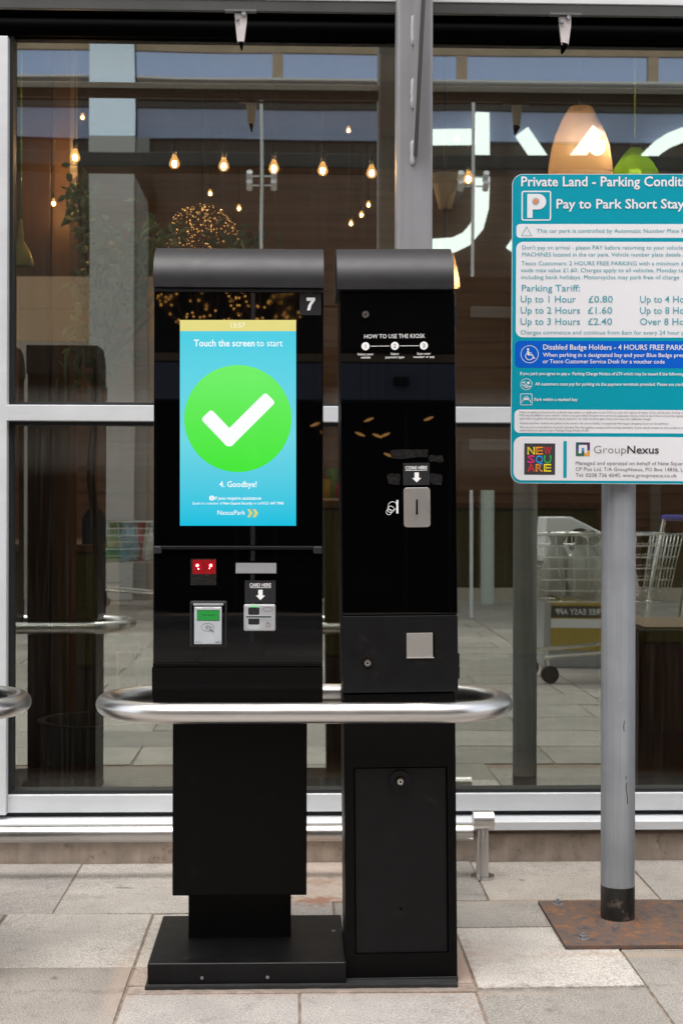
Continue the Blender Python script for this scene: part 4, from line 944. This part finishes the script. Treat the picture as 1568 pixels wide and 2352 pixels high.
for row, base, ls in (('NEW', 1182, ('pyel', 'porg', 'pred')), ('SQU', 1257, ('pmag', 'pblu', 'pgrn')), ('ARE', 1332, ('pred', 'porg', 'pyel'))):
    for k, ch in enumerate(row):
        xa_ = 206+k*72
        tB(ch, xa_, base, 64, ls[k], xa_+64, 0.016)
        # the black inline of the striped letter face
        cx0, cy0 = cB(xa_+8, base-14); cx1, cy1 = cB(xa_+30, base-50)
        T(ch, cB(xa_+7, 0)[0]+DX, cB(0, base-9)[1], 46*.2619, 'ink', x1=cB(xa_+57, 0)[0]+DX, bold=-0.028, l=4)
x0, y0 = cB(520, 1065); x1, y1 = cB(549, 1386); gs.rect(x0+DX, y0, x1+DX, y1, 'teal', 2)
x0, y0 = cB(628, 1075); x1, y1 = cB(751, 1196); x0 += DX; x1 += DX; xm2, ym2 = (x0+x1)/2, y0+(y1-y0)*.4
gs.rect(x0, y0, xm2, ym2, 'l1', 2); gs.rect(xm2, y0, x1, ym2, 'l2', 2); gs.rect(x0, ym2, x0+7, y0+18.5, 'l6', 2); gs.rect(x1-7, ym2, x1, y0+18.5, 'l6', 2); gs.rect(x0, y0+18.5, xm2+3, y1, 'l3', 2.1); gs.rect(xm2+3, y0+18.5, x1, y1, 'l4', 2.1)
gs.rect(x0+6.5, y0+6, x1-6.5, y1-6.5, 'panelw', 3); gs.rect(xm2-3.2, ym2, xm2+3.2, y1-12, 'l5', 4); gs.rect(xm2-3.2, y1-12, xm2+3.2, y1-6.5, 'l3', 4)
T('Group', cB(785, 0)[0]+DX, cB(0, 1170)[1], 66*.2619, 'inkg', x1=cB(1066, 0)[0]+DX, l=3, bold=-0.012); T('Nexus', cB(1076, 0)[0]+DX, cB(0, 1170)[1], 66*.2619, 'ink', x1=cB(1351, 0)[0]+DX, bold=0.014, l=3)
LA('Managed and operated on behalf of New Squar', 'e by', 627, 1566, 1272, 31, 'inkg', 0, tB)
LA('CP Plus Ltd, T/A GroupNexus, PO Box 14836, L', 'ondon', 627, 1562, 1325, 31, 'inkg', 0, tB)
LA('Tel: 0208 736 4040, www.groupnexus.co.uk', '', 627, 1508, 1377, 31, 'inkg', 0, tB)
gs.build('sign_print', board, False)
# the board is turned square to the viewer's side and hangs a touch off true
for o in (board,):
    c = Vector(board['_o']); piv = Vector((xpo, YS, W(1418, 755, YS).z)) - c
    o.matrix_local = Matrix.Translation(piv) @ Matrix.Rotation(R(-1.5), 4, 'Z') @ Matrix.Rotation(0.0055, 4, 'Y') @ Matrix.Translation(-piv)

# ------------------------------------------------------------------ inside the restaurant
b = MB(); b.box(-7, 8, 4.62, 11.5, -0.034, -0.004, 'floorw'); struct(b.build('floor'))
b = MB(); b.box(-7, 8, 4.72, 11.5, 3.75, 3.9, 'ceil')
for k in range(6): b.box(-7, 8, 5.3+k*1.0, 5.45+k*1.0, 3.55, 3.75, 'ceil')
struct(b.build('ceiling'))
b = MB(); b.box(-7, 8, 10.8, 11.0, 0, 3.75, 'wallwood')
for k in range(20): b.box(-7, 8, 10.775, 10.797, 0.05+k*0.19, 0.22+k*0.19, 'wallwood', 0.004)
struct(b.build('wall'))
b = MB(); b.box(-7.2, -7, 4.7, 11, 0, 3.75, 'wallwood'); struct(b.build('wall')); b = MB(); b.box(8, 8.2, 4.7, 11, 0, 3.75, 'wallwood'); struct(b.build('wall'))

b = MB(); Y = 5.2
b.box(W(44, 1000, Y).x, W(116, 1000, Y).x, Y, Y+0.2, -0.004, 3.75, 'woodcol', 0.004); b.box(W(116.5, 1000, Y).x, W(158, 1000, Y).x, Y+0.02, Y+0.2, -0.004, 3.75, 'woodlit', 0.003)  # lighter strip: the column's lit face put into the wood colour
o = b.build('timber_column'); tag(o, 'brown timber column inside behind the left glass pane', 'column')
def bulb(px, py, Y, label, k=1.0, m='bulb', tilt=0):
    p = W(px, py, Y); t = thing('hanging_bulb', p, label, 'light bulb', 'bare filament bulbs hung in the restaurant')
    b = MB(); r = 0.024*k
    b.lathe([(0.0005, -r*1.0), (r*.6, -r*.82), (r*.95, -r*.35), (r, 0), (r*.85, r*.55), (r*.5, r*1.3), (r*.36, r*1.7)], p, 'bulbglass', 16); bo = b.build('bulb', t)
    MB().ball(p, .0095*k, m, 10, 1.5).build('filament', bo)
    b = MB(); b.cyl(p+Vector((0, 0, r*1.6)), p+Vector((0, 0, r*3.4)), r*.45, 'sock', seg=10); b.build('socket', t)
    b = MB(); b.cyl(p+Vector((0, 0, r*3.2)), (p.x, p.y, 3.75), 0.0016, 'sock', seg=6); b.build('cord', t)
    if tilt: t.rotation_euler = (0, tilt, 0)
names = ['leftmost bulb of the glowing row, alone beside the timber column', 'second glowing bulb of the row, above the ball of fairy lights', 'third glowing bulb of the row, between the two reflected brackets', 'fourth glowing bulb of the row, just over the slim lamp post', 'fifth glowing bulb of the row, above the kiosk hood end', 'last glowing bulb of the row, next to the grey steel column']
for (px, py, Y), nm in zip(((173, 362, 5.05), (401, 376, 6.5), (514, 382, 6.55), (629, 387, 6.6), (741, 392, 6.65), (853, 398, 6.7)), names): bulb(px, py, Y, nm, Y/6.6)
bulb(1075, 412, 6.8, 'glowing bulb just right of the grey steel column')
for px, py, lb in ((124, 468, 'small glowing bulb seen low in front of the timber column'), (30, 448, 'small orange bulb close beside the white mullion'), (483, 445, 'small orange bulb hanging above the ball of fairy lights'), (549, 479, 'small orange bulb hanging right of the ball of fairy lights'), (846, 471, 'upper small orange bulb left of the grey steel column'), (830, 494, 'middle small orange bulb left of the grey steel column'), (806, 514, 'lower small orange bulb left of the grey steel column'), (190, 270, 'dim orange bulb high up beside the timber column'), (800, 300, 'dim orange bulb high up left of the grey steel column'), (1050, 320, 'dim orange bulb inside the mirrored white letter')):
    bulb(px, py, 9.0 if px != 124 else 5.08, lb, 0.7 if px != 124 else 0.45, 'bulbd' if px != 124 else 'bulb', random.uniform(-.02, .02))

# ball of fairy lights
p = W(465, 553, 6.0); r = 0.150
fb = thing('light_ball', p, 'wire ball wrapped in tiny amber fairy lights above the kiosk', 'light ball')
b = MB()
for k in range(16):
    a = math.pi*k/16; b.tube([p+Vector((r*math.cos(t)*math.cos(a), r*math.cos(t)*math.sin(a), r*math.sin(t))) for t in [2*math.pi*j/24 for j in range(24)]], 0.0018, 'wire', 5, True)
for k in range(-8, 9):
    z = r*k/9; q = math.sqrt(r*r-z*z); b.tube([p+Vector((q*math.cos(t), q*math.sin(t), z)) for t in [2*math.pi*j/24 for j in range(24)]], 0.0018, 'wire', 5, True)
b.build('wire_frame', fb)
b = MB()
for k in range(620):
    z = random.uniform(-1, 1); a = random.uniform(0, 6.283); q = math.sqrt(1-z*z)
    b.ball(p+Vector((q*math.cos(a), q*math.sin(a), z))*r*random.uniform(.93, 1.03), random.uniform(.0012, .0032), 'fairy', 5)
b.build('string_lights', fb)
b = MB(); b.cyl((p.x, p.y, p.z+r), (p.x, p.y, 3.75), 0.003, 'sock', seg=6); b.build('cord', fb)

# ficus
Y0 = 4.98
fx = thing('ficus_tree', (W(215, 1000, Y0).x, Y0, 0), 'leafy ficus in a pot behind the left glass pane', 'plant')
b = MB(); base = Vector(fx['_o']); b.lathe([(0.14, 0), (0.18, 0.35), (0.19, 0.36), (0.16, 0.36), (0.15, 0.30), (0.01, 0.30)], base, 'pot', 24); b.build('pot', fx)
b = MB(); tips = []
def limb(pts, r0, r1): n = len(pts); b.tube(pts, [r0+(r1-r0)*i/(n-1) for i in range(n)], 'bark', 7)
top = W(230, 760, Y0)
limb([base+Vector((0, 0, .3)), base+Vector((.03, .02, .8)), base+Vector((-.01, .0, 1.2)), top], 0.02, 0.011)
targets = [(205, 520, 0), (190, 440, .05), (176, 405, .0), (250, 600, .1), (300, 590, -.1), (330, 540, .1), (360, 500, .0), (410, 520, .15), (560, 520, .2), (590, 555, .1), (180, 640, -.1), (215, 700, .1), (270, 680, -.15), (320, 660, .1), (190, 790, -.1), (260, 800, .1), (180, 850, 0.02), (230, 870, .1), (380, 560, .1), (300, 720, .0), (240, 560, -.1), (600, 580, .25)]
for px, py, dy in targets:
    e = W(px, py, Y0+dy); mid = (top+e)/2+Vector((random.uniform(-.03, .03), 0, .05)); limb([top+Vector((0, 0, -.15*random.random())), mid, e], 0.006, 0.002); tips.append((top, mid, e))
b.build('trunk', fx)
b = MB()
def leaf(c, dirv, L, wd):
    dirv = dirv.normalized(); side = dirv.cross(Vector((random.uniform(-.4, .4), -1, random.uniform(-.4, .6)))).normalized(); nrm = side.cross(dirv)
    a, e = c, c+dirv*L; m1 = c+dirv*L*.30; m2 = c+dirv*L*.65; s = side*wd; dn = nrm*(-wd*.35)
    i = b.mi('leaf'); V = [b.bm.verts.new(v) for v in (a, m1+s*.9+dn, m1, m1-s*.9+dn, m2+s*.75+dn, m2-s*.05, m2-s*.75+dn, e+nrm*-L*.1)]
    for f in ((0, 2, 1), (0, 3, 2), (1, 2, 5, 4), (2, 3, 6, 5), (4, 5, 7), (5, 6, 7)):
        q = b.bm.faces.new([V[k] for k in f]); q.material_index = i; q.smooth = True
for t0_, mid, e in tips:
    for k in range(34):
        u = random.random()**.6; c = mid.lerp(e, u)+Vector((random.gauss(0, .03), random.gauss(0, .03), random.gauss(0, .028)))
        leaf(c, Vector((random.gauss(0, .6), random.gauss(0, .6), random.gauss(-.5, .5))), random.uniform(.035, .065), random.uniform(.009, .015))
b.build('crown', fx)

# pendant lamps
def lamp(px, ytop, ybot, wpx, Y, prof, m, label, cordm='sock', bulbat=None):
    s = Y/F; p = W(px, ybot, Y); hh = (ybot-ytop)*s; rw = wpx*s/2
    t = thing('pendant_lamp', p, label, 'pendant lamp')
    MB().lathe([(r*rw, z*hh) for r, z in prof], p, m, 36).build('lamp_shade', t)
    MB().cyl((p.x, p.y, p.z+hh*.98), (p.x, p.y, 3.75), 0.004, cordm, seg=8).build('cord', t)
    if bulbat:
        q = W(bulbat[0], bulbat[1], Y-0.02 if m == 'shade' else Y)
        MB().ball(q, 0.031, 'bulbl' if m == 'shade' else 'bulbg', 14).build('bulb', t); MB().cyl(q+Vector((0, 0, .02)), q+Vector((0.004, 0, .15)), 0.022, 'sock', seg=14).build('socket', t)
    return t
lamp(1332, 247, 404, 148, 5.9, [(1, 0), (1.0, .04), (.97, .2), (.9, .4), (.78, .6), (.6, .8), (.40, .97), (.36, 1.0)], 'shade', 'cream bottle shaped glass pendant with lit bulb over the sign', bulbat=(1371, 338))
lamp(1457, 337, 420, 128, 6.2, [(1, 0), (.93, .15), (.72, .45), (.45, .75), (.25, .93), (.12, 1.0)], 'lampgt', 'lime green pendant lamp on a thin green cord', 'lampg', bulbat=(1457, 400))
lamp(1022, 402, 482, 82, 6.2, [(.30, 0), (.36, .04), (.70, .72), (1.0, .80), (1.0, .92), (.9, 1.0), (.1, 1.0)], 'lampw', 'white saucer topped pendant lamp right of the steel column')
lamp(1020, 556, 660, 72, 6.2, [(1, 0), (.98, .1), (.85, .4), (.6, .75), (.3, .97), (.1, 1)], 'shade', 'cream glass pendant lamp peeping out behind the coin cabinet', bulbat=(1022, 640))
lamp(48, 505, 612, 58, 4.95, [(1, 0), (1, .12), (.7, .35), (.25, .55), (.14, 1)], 'lampy', 'small yellow green pendant lamp beside the white mullion', 'lampg')

# booth benches, counter, chair
def booth(x0, x1, Y, zt, label):
    t = thing('booth_bench', ((x0+x1)/2, Y, 0), label, 'bench', 'olive booth benches')
    MB().box(x0, x1, Y, Y+0.10, 0.42, zt-0.03, 'olive', 0.02, 3).build('backrest', t)
    MB().box(x0-0.01, x1+0.01, Y-0.012, Y+0.115, zt-0.03, zt, 'woodlit', 0.004).build('cap_rail', t)
    MB().box(x0, x1, Y+0.01, Y+0.5, -0.004, 0.42, 'woodcol', 0.003).build('plinth', t)
    MB().box(x0, x1, Y+0.10, Y+0.52, 0.421, 0.50, 'olive', 0.02, 3).build('seat', t)
booth(W(163, 1300, 6).x-0.5, W(234, 1300, 6).x, 6.0, W(200, 1252, 6.0).z, 'olive booth bench behind the left pane beside the counter')
booth(W(700, 1300, 6.4).x, W(1376, 1300, 6.4).x, 6.4, W(1200, 1153, 6.4).z, 'long olive booth bench seen right of the coin cabinet')
booth(W(1480, 1300, 7.0).x, W(1800, 1300, 7).x, 7.0, 1.0, 'olive booth bench right of the sign pole')
t = thing('dining_chair', (W(190, 1300, 6.3).x, 6.35, 0), 'dark rounded chair back rising above the left booth bench', 'chair')
c = W(192, 1215, 6.3)
b = MB(); pts = [(c.x-.055, .45), (c.x+.055, .45)] + [(c.x+.055*math.cos(R(k)), c.z+.02+.075*math.sin(R(k))) for k in range(0, 181, 15)]; b.prism(pts, 'y', 6.62, 6.66, 'dkchair', 0.008); b.build('backrest', t)
b = MB(); b.box(c.x-.2, c.x+.2, 6.66, 7.05, .42, .46, 'dkchair', .01); b.build('seat', t)
for sx in (-.18, .18):
    for yy in (6.69, 7.02): MB().cyl((c.x+sx, yy, -.004), (c.x+sx, yy, .42), .015, 'woodcol', seg=8).build('leg', t)
t = thing('service_counter', (W(245, 1300, 8).x, 8.2, 0), 'cream fronted service counter at the back of the restaurant', 'counter')
x0, x1 = W(225, 1300, 8).x-0.6, W(275, 1300, 8).x
b = MB()
for z0_, z1_ in ((.08, .36), (.37, .66), (.67, .8)): b.box(x0, x1, 8.0, 8.5, z0_, z1_, 'cream', .004)
b.build('front', t); MB().box(x0, x1+.02, 7.97, 8.52, .86, .90, 'cream', .004).build('worktop', t); MB().box(x0, x1, 8.02, 8.48, .801, .859, 'sock').build('shelf_gap', t)
b = MB(); b.box(x0, x1, 8.02, 8.5, -.004, .079, 'sock'); b.build('kickboard', t)
# little coloured goods between the machines, on the back bar
t = thing('back_bar', (W(760, 1200, 7.4).x, 7.5, 0), 'wooden back bar glimpsed through the gap between the kiosks', 'back bar')
x0, x1 = W(650, 1200, 7.4).x, W(1010, 1200, 7.4).x
MB().box(x0, x1, 7.4, 7.8, -.004, W(760, 1150, 7.4).z, 'woodlit', .004).build('cabinet', t); MB().box(x0-.02, x1+.02, 7.38, 7.82, W(760, 1150, 7.4).z, W(760, 1144, 7.4).z, 'cream').build('worktop', t)
for i, (px, mname, h_, lb) in enumerate(((752, 'yellow', .10, 'yellow tub on the back bar in the kiosk gap'), (764, 'greenp', .16, 'green plant tub on the back bar in the kiosk gap'), (775, 'redp', .08, 'red tub on the back bar in the kiosk gap'))):
    q = W(px, 1144, 7.55); tt = MB(); tt.lathe([(.001, 0), (.028, 0), (.034, h_), (.030, h_), (.028, h_*.9), (.001, h_*.9)], (q.x, 7.55, W(760, 1144, 7.4).z), mname, 16); tag(tt.build('tub'), lb, 'tub')

# ------------------------------------------------------------------ across the street (seen mirrored in the glass)
YB = -7.6
ob = thing('opposite_building', (0, YB-2, 0), 'pale clad shop building across the pavement mirrored in the glass', 'building')
def mz(py, Y=YB): return WM(690, py, Y).z
def mx_(px, Y=YB): return WM(px, 1160, Y).x
xA = mx_(205); xB = mx_(312); xC = mx_(1040)
b = MB()
zz = 0.0; xE = mx_(372)
while zz < mz(705):
    cm = 'otan2' if zz > mz(850) else 'oclad'
    b.box(-14, xA, YB-0.4, YB, zz, zz+0.37, cm, 0.003); b.box(xB, xE, YB-0.4, YB, zz, zz+0.37, cm, 0.003); zz += 0.3715
b.box(-14, 14, YB-0.5, YB-0.41, 0, 9.5, 'odark'); b.build('clad_wall', ob)
b = MB(); b.box(xA+.01, xB-.01, YB-0.4, YB+0.12, 0, mz(322), 'opil', .01); b.build('pilaster', ob)
b = MB(); b.box(xA+.01, xB-.01, YB-0.4, YB+0.10, mz(321), mz(95), 'owinw', .01); b.build('sky_gap_mirror', ob)  # added mirror panel standing in for a bright gap of sky
b = MB(); b.box(xB-.008, mx_(341), YB-0.4, YB+0.08, 0, mz(322), 'ogrey', .004); b.build('downpipe_cover', ob)
b = MB()
for px in (636, 1056, 1494): b.box(mx_(px-12), mx_(px+12), YB+.002, YB+.03, mz(181), mz(124), 'otan')
b.build('window_pier', ob)
b = MB(); b.box(-14, 14, YB-0.405, YB-0.05, mz(700), mz(322), 'odark'); b.build('sign_fascia', ob)
b = MB(); b.box(xE, xC, YB-0.4, YB-0.06, 2.62, mz(705), 'odark'); b.build('entrance_wall', ob)
b = MB(); b.box(xE, xC, YB-0.4, YB-0.02, 2.52, 2.60, 'otan'); b.box(xE, xC, YB-0.4, YB+0.02, 2.14, 2.50, 'oblue'); b.build('entrance_fascia', ob)
b = MB(); b.box(mx_(870), mx_(900), YB+.03, YB+.12, 2.28, 2.36, 'obeam'); b.build('floodlight', ob)
b = MB(); b.box(xE, xC, YB-0.40, YB-0.36, 0.02, 2.12, 'oglass')
b.build('entrance_glass', ob)
b = MB()
for px in (400, 560, 640, 760, 900, 990): b.box(mx_(px-4), mx_(px+4), YB-.355, YB-.30, .02, 2.12, 'odark')
b.build('door_frame', ob)
b = MB(); b.box(xC+.02, 14, YB-0.40, YB-0.1, 0.15, mz(705), 'oglass'); b.build('shop_window', ob)
b = MB(); b.box(xC+.02, 14, YB-0.40, YB, 0, 0.149, 'oclad')
for k in range(6): b.box(xC+.3+k*2.0, xC+.42+k*2.0, YB-0.09, YB-0.02, .15, mz(705), 'obeam')
b.build('window_frame', ob)
b = MB(); b.cyl((mx_(1106), YB+0.5, 0), (mx_(1106), YB+0.5, mz(700)), .075, 'opale', seg=20); b.build('pillar', ob)
b = MB(); b.box(-14, xA-.002, YB-.4, YB, mz(320), mz(252), 'oblue'); b.box(xB, 14, YB-.4, YB, mz(320), mz(252), 'oblue'); b.build('balcony_panel', ob)
b = MB(); b.box(-14, 14, YB-.3, YB+.02, mz(251), mz(238), 'obeam'); b.build('balcony_slab', ob)
b = MB(); b.box(-14, xA-.002, YB-.4, YB, mz(184), mz(124), 'owin'); b.box(xB, 14, YB-.4, YB, mz(184), mz(124), 'owin'); b.build('window_band', ob)
b = MB(); b.box(-14, xA-.002, YB-.4, YB+.03, mz(123), 11.0, 'otan'); b.box(xB, 14, YB-.4, YB+.03, mz(123), 11.0, 'otan'); b.build('brick_storey', ob)
b = MB(); b.box(-14, xA-.004, YB-.3, YB+.06, mz(187), mz(182), 'olight'); b.box(xB+.004, 14, YB-.3, YB+.06, mz(187), mz(182), 'olight'); b.build('gutter', ob)
YC = -5.6
b = MB(); b.box(-14, 14, YC-.35, YC, mz(384, YC), mz(351, YC), 'obeam', .01)
cb = b.build('canopy_beam', ob)
b = MB()
for k in range(8): b.box(-11.9+k*3.4, -11.8+k*3.4, YB-.04, YC-.36, mz(384, YC), mz(360, YC), 'obeam')
b.build('canopy_arm', ob)
# big sign letters
def stroke(pts, w, name='letter'):
    b = MB(); vs = [WM(x, y, YB+.12) for x, y in pts]; n = len(vs); L_, R_ = [], []
    for i in range(n):
        a = vs[max(0, i-1)]; c = vs[min(n-1, i+1)]; dv = Vector((c.x-a.x, c.z-a.z)).normalized(); nn = Vector((-dv.y, dv.x))*w/2
        L_.append((vs[i].x+nn.x, vs[i].z+nn.y)); R_.append((vs[i].x-nn.x, vs[i].z-nn.y))
    b.prism(L_+R_[::-1], 'y', YB+.06, YB+.18, 'oletter'); return b
def letter(parts, w=.155):
    m_ = MB()
    for k, pts in enumerate(parts):
        s = stroke(pts, w); bmesh.ops.translate(s.bm, verts=list(s.bm.verts), vec=(0, 0.003*k, 0)); m_.merge(s.bm, 'oletter')
    m_.build('letter', ob)
letter([[(1105, 262), (1105, 420), (1104, 480), (1094, 520), (1070, 548), (1040, 562), (985, 566)], [(1088, 315), (985, 315)]])
letter([[(1372, 300), (1290, 410), (1175, 575)], [(1196, 303), (1260, 395), (1296, 430), (1390, 575)]])
letter([[(1610+150*math.cos(R(a)), 440-135*math.sin(R(a))) for a in range(0, 361, 12)]])
# slim lamp posts with four spots
def post(px, label):
    Y = -5.0; p = WM(px, 1160, Y); t = thing('lamp_post', (p.x, Y, 0), label, 'lamp post', 'slim lamp posts across the pavement')
    MB().cyl((p.x, Y, 0), (p.x, Y, 5.1), .016, 'olight', seg=12).build('mast', t)
    zz = WM(px, 418, Y).z
    for sx in (-.12, .12):
        for dz in (-.04, .05):
            b = MB(); b.cyl((p.x+sx*.2, Y, zz+dz), (p.x+sx, Y, zz+dz), .008, 'olight', seg=8); b.cyl((p.x+sx, Y-.02, zz+dz-.03), (p.x+sx, Y+.06, zz+dz+.03), .03, 'olight', seg=12); b.build('spotlight', t)
post(598, 'slim lamp post with four spots mirrored above the kiosk'); post(1083, 'slim lamp post with four spots mirrored right of the steel column')

# shopping trolleys
def trolley(x, Y, rz, label, bags):
    t = thing('shopping_trolley', (0, 0, 0), label, 'trolley', 'wire shopping trolleys')
    b = MB(); L0, W0 = .45, .27
    def lev(z, k): return [(-L0*k+0.02, -W0*k, z), (L0*k+.05, -W0*.8*k, z), (L0*k+.05, W0*.8*k, z), (-L0*k+.02, W0*k, z)]
    for i in range(7):
        z = .50+.07*i; b.tube([Vector(p) for p in lev(z, .80+.03*i)], .004 if i < 6 else .008, 'chrome', 5, True)
    lo, hi = lev(.50, .80), lev(.92, .98)
    for s_ in range(4):
        for k in range(9):
            u = k/9; p0 = Vector(lo[s_]).lerp(Vector(lo[(s_+1) % 4]), u); p1 = Vector(hi[s_]).lerp(Vector(hi[(s_+1) % 4]), u); b.cyl(p0, p1, .003, 'chrome', seg=5)
    for k in range(1, 8):
        u = k/8; b.cyl(Vector(lo[0]).lerp(Vector(lo[1]), u), Vector(lo[3]).lerp(Vector(lo[2]), u), .003, 'chrome', seg=5)
    b.build('basket', t)
    b = MB()
    for sy in (-1, 1): b.tube([(-.52, sy*.27, 1.02), (-.42, sy*.27, .55), (-.40, sy*.26, .40), (-.30, sy*.24, .22), (.45, sy*.2, .16)], .013, 'chrome', 8)
    b.build('frame', t)
    b = MB(); b.cyl((-.52, -.29, 1.02), (-.52, .29, 1.02), .019, 'bluep', seg=12); b.build('handle', t)
    for sx, sy in ((-.3, .24), (-.3, -.24), (.42, .2), (.42, -.2)):
        b = MB(); b.cyl((sx, sy-.015, .055), (sx, sy+.015, .055), .055, 'sock', seg=16); b.cyl((sx, sy, .06), (sx+.02, sy, .20), .010, 'chrome', seg=8); b.build('wheel', t)
    for (a, c_, r), m_ in zip(((-.1, .05, .14), (.15, -.05, .13), (.05, .09, .13), (.30, .03, .11)), bags):
        b = MB(); b.lathe([(.001, 0), (r*.9, 0), (r, .12), (r*.8, .24), (r*.35, .34), (r*.5, .40)], (a, c_, .52), m_, 14)
        for v in b.bm.verts: v.co += Vector((random.gauss(0, .013), random.gauss(0, .013), random.gauss(0, .012)))
        o = b.build('shopping_bag', t)
    t.location = (x, Y, 0); t.rotation_euler = (0, 0, rz); return t
trolley(mx_(290, -6.2), -6.2, R(10), 'loaded shopping trolley mirrored in the left pane', ('greenp', 'redp', 'cyanp', 'paleb'))
q = WM(1385, 1400, -0.1); trolley(q.x, -0.1, R(172), 'loaded shopping trolley mirrored behind the sign pole', ('paleb', 'greyb', 'paleb', 'greyb'))

# litter bin with hooded white top and a poster
q0 = WM(1249, 1400, -.7); q1 = WM(1400, 1400, -.7)
lb = thing('litter_bin', ((q0.x+q1.x)/2, -.9, 0), 'grey litter bin with white hood and yellow poster mirrored beside the pole', 'litter bin')
b = MB(); b.box(q0.x, q1.x, -1.1, -.7, 0, .66, 'silver', .01); b.box(q0.x, q1.x, -1.1, -.7, .661, .72, 'dgrey', .006); b.build('body', lb)
b = MB(); w_ = q1.x-q0.x
n_ = 20; cx, cz2 = q0.x+w_*.55, .86
out = [(q0.x, .721), (q0.x+.02, 1.02), (q0.x+w_*.42, 1.02), (q1.x-.02, .90), (q1.x, .721)]
b.prism(out, 'y', -1.08, -.72, 'white', .01); hd = b.build('hood', lb)
b = MB(); b.cyl((cx, -.721, cz2), (cx, -.715, cz2), .085, 'sock', seg=28); b.build('opening', hd)
b = MB(); x0, x1 = q0.x+.05, q1.x-.02; b.box(x0, x1, -.699, -.696, .12, .50, 'yellow'); b.box(x0, x1, -.696, -.694, .34, .42, 'ink'); b.box(x0, x1, -.696, -.6935, .27, .33, 'white')
po_ = b.build('poster', lb)
b = MB(); vs, fs = glyphs('FREE EASY APP', 0.012); wx = max(v[0] for v in vs); i = b.mi('white')
nv = [b.bm.verts.new((x1-.03-(v[0]/wx)*(x1-x0-.06), -.6925, .36+v[1]*.055)) for v in vs]
for f in fs:
    try: b.bm.faces.new([nv[k] for k in f]).material_index = i
    except ValueError: pass
b.build('lettering', po_)
# black planter, out of frame to the right, mirrored as the dark block right of the pole
q0 = WM(1463, 1500, 3.85)
t = thing('planter_box', (q0.x+.5, 3.6, 0), 'low black planter box mirrored dark at the right edge', 'planter')
b = MB(); b.box(q0.x, q0.x+1.0, 3.35, 3.87, 0.002, .655, 'black', .006); b.build('box', t)
b = MB(); b.box(q0.x+.03, q0.x+.97, 3.38, 3.84, .656, .662, 'bark'); b.build('soil', t)

# fairy light balls and bulbs hung over the pavement behind the viewer; they glint in the black kiosk glass
def behind(px, py, Y, plane=YK):
    p = W(px, py, 2*plane-Y); p.y = Y; return p
for px, py, r, lb_ in ((470, 640, .42, 'large amber fairy light ball glinting in the kiosk glass'), (618, 655, .36, 'smaller amber fairy light ball glinting beside the number label')):
    p = behind(px, py, -5.2); fb = thing('light_ball', p, lb_, 'light ball', 'street light balls'); b = MB()
    for k in range(150):
        z = random.uniform(-1, 1); a = random.uniform(0, 6.283); q = math.sqrt(1-z*z); b.ball(p+Vector((q*math.cos(a), q*math.sin(a), z))*r, .009, 'fairyb', 5)
    b.build('string_lights', fb)
    b = MB()
    for k in range(7):
        a = math.pi*k/7; b.tube([p+Vector((r*math.cos(t)*math.cos(a), r*math.cos(t)*math.sin(a), r*math.sin(t))) for t in [2*math.pi*j/24 for j in range(24)]], 0.004, 'wire', 5, True)
    b.build('wire_frame', fb)
    b = MB(); b.cyl((p.x, p.y, p.z+r), (p.x, p.y, mz(384, YC)+.05), .006, 'sock', seg=6); b.build('cord', fb)
for i, (px, py) in enumerate(((724, 975), (748, 995), (826, 998), (846, 965), (884, 1000), (984, 963), (866, 1002), (892, 1046))):
    sg = random.choice((1, 1, -1)); p = behind(px, py, -4.5); t = thing('festoon_bulb', p, 'small amber bulb glinting in the black kiosk glass', 'light bulb', 'festoon bulbs behind the viewer')
    MB().tube([p+Vector((-.036*sg, 0, -.014)), p, p+Vector((.036*sg, 0, .014))], [.005, .011, .005], 'festoon', 8).build('bulb', t); MB().cyl((p.x, p.y, p.z+.01), (p.x, p.y, 4.5), .0016, 'sock', seg=6).build('cord', t)

for o in list(bpy.data.objects):
    if '_o' in o: del o['_o']
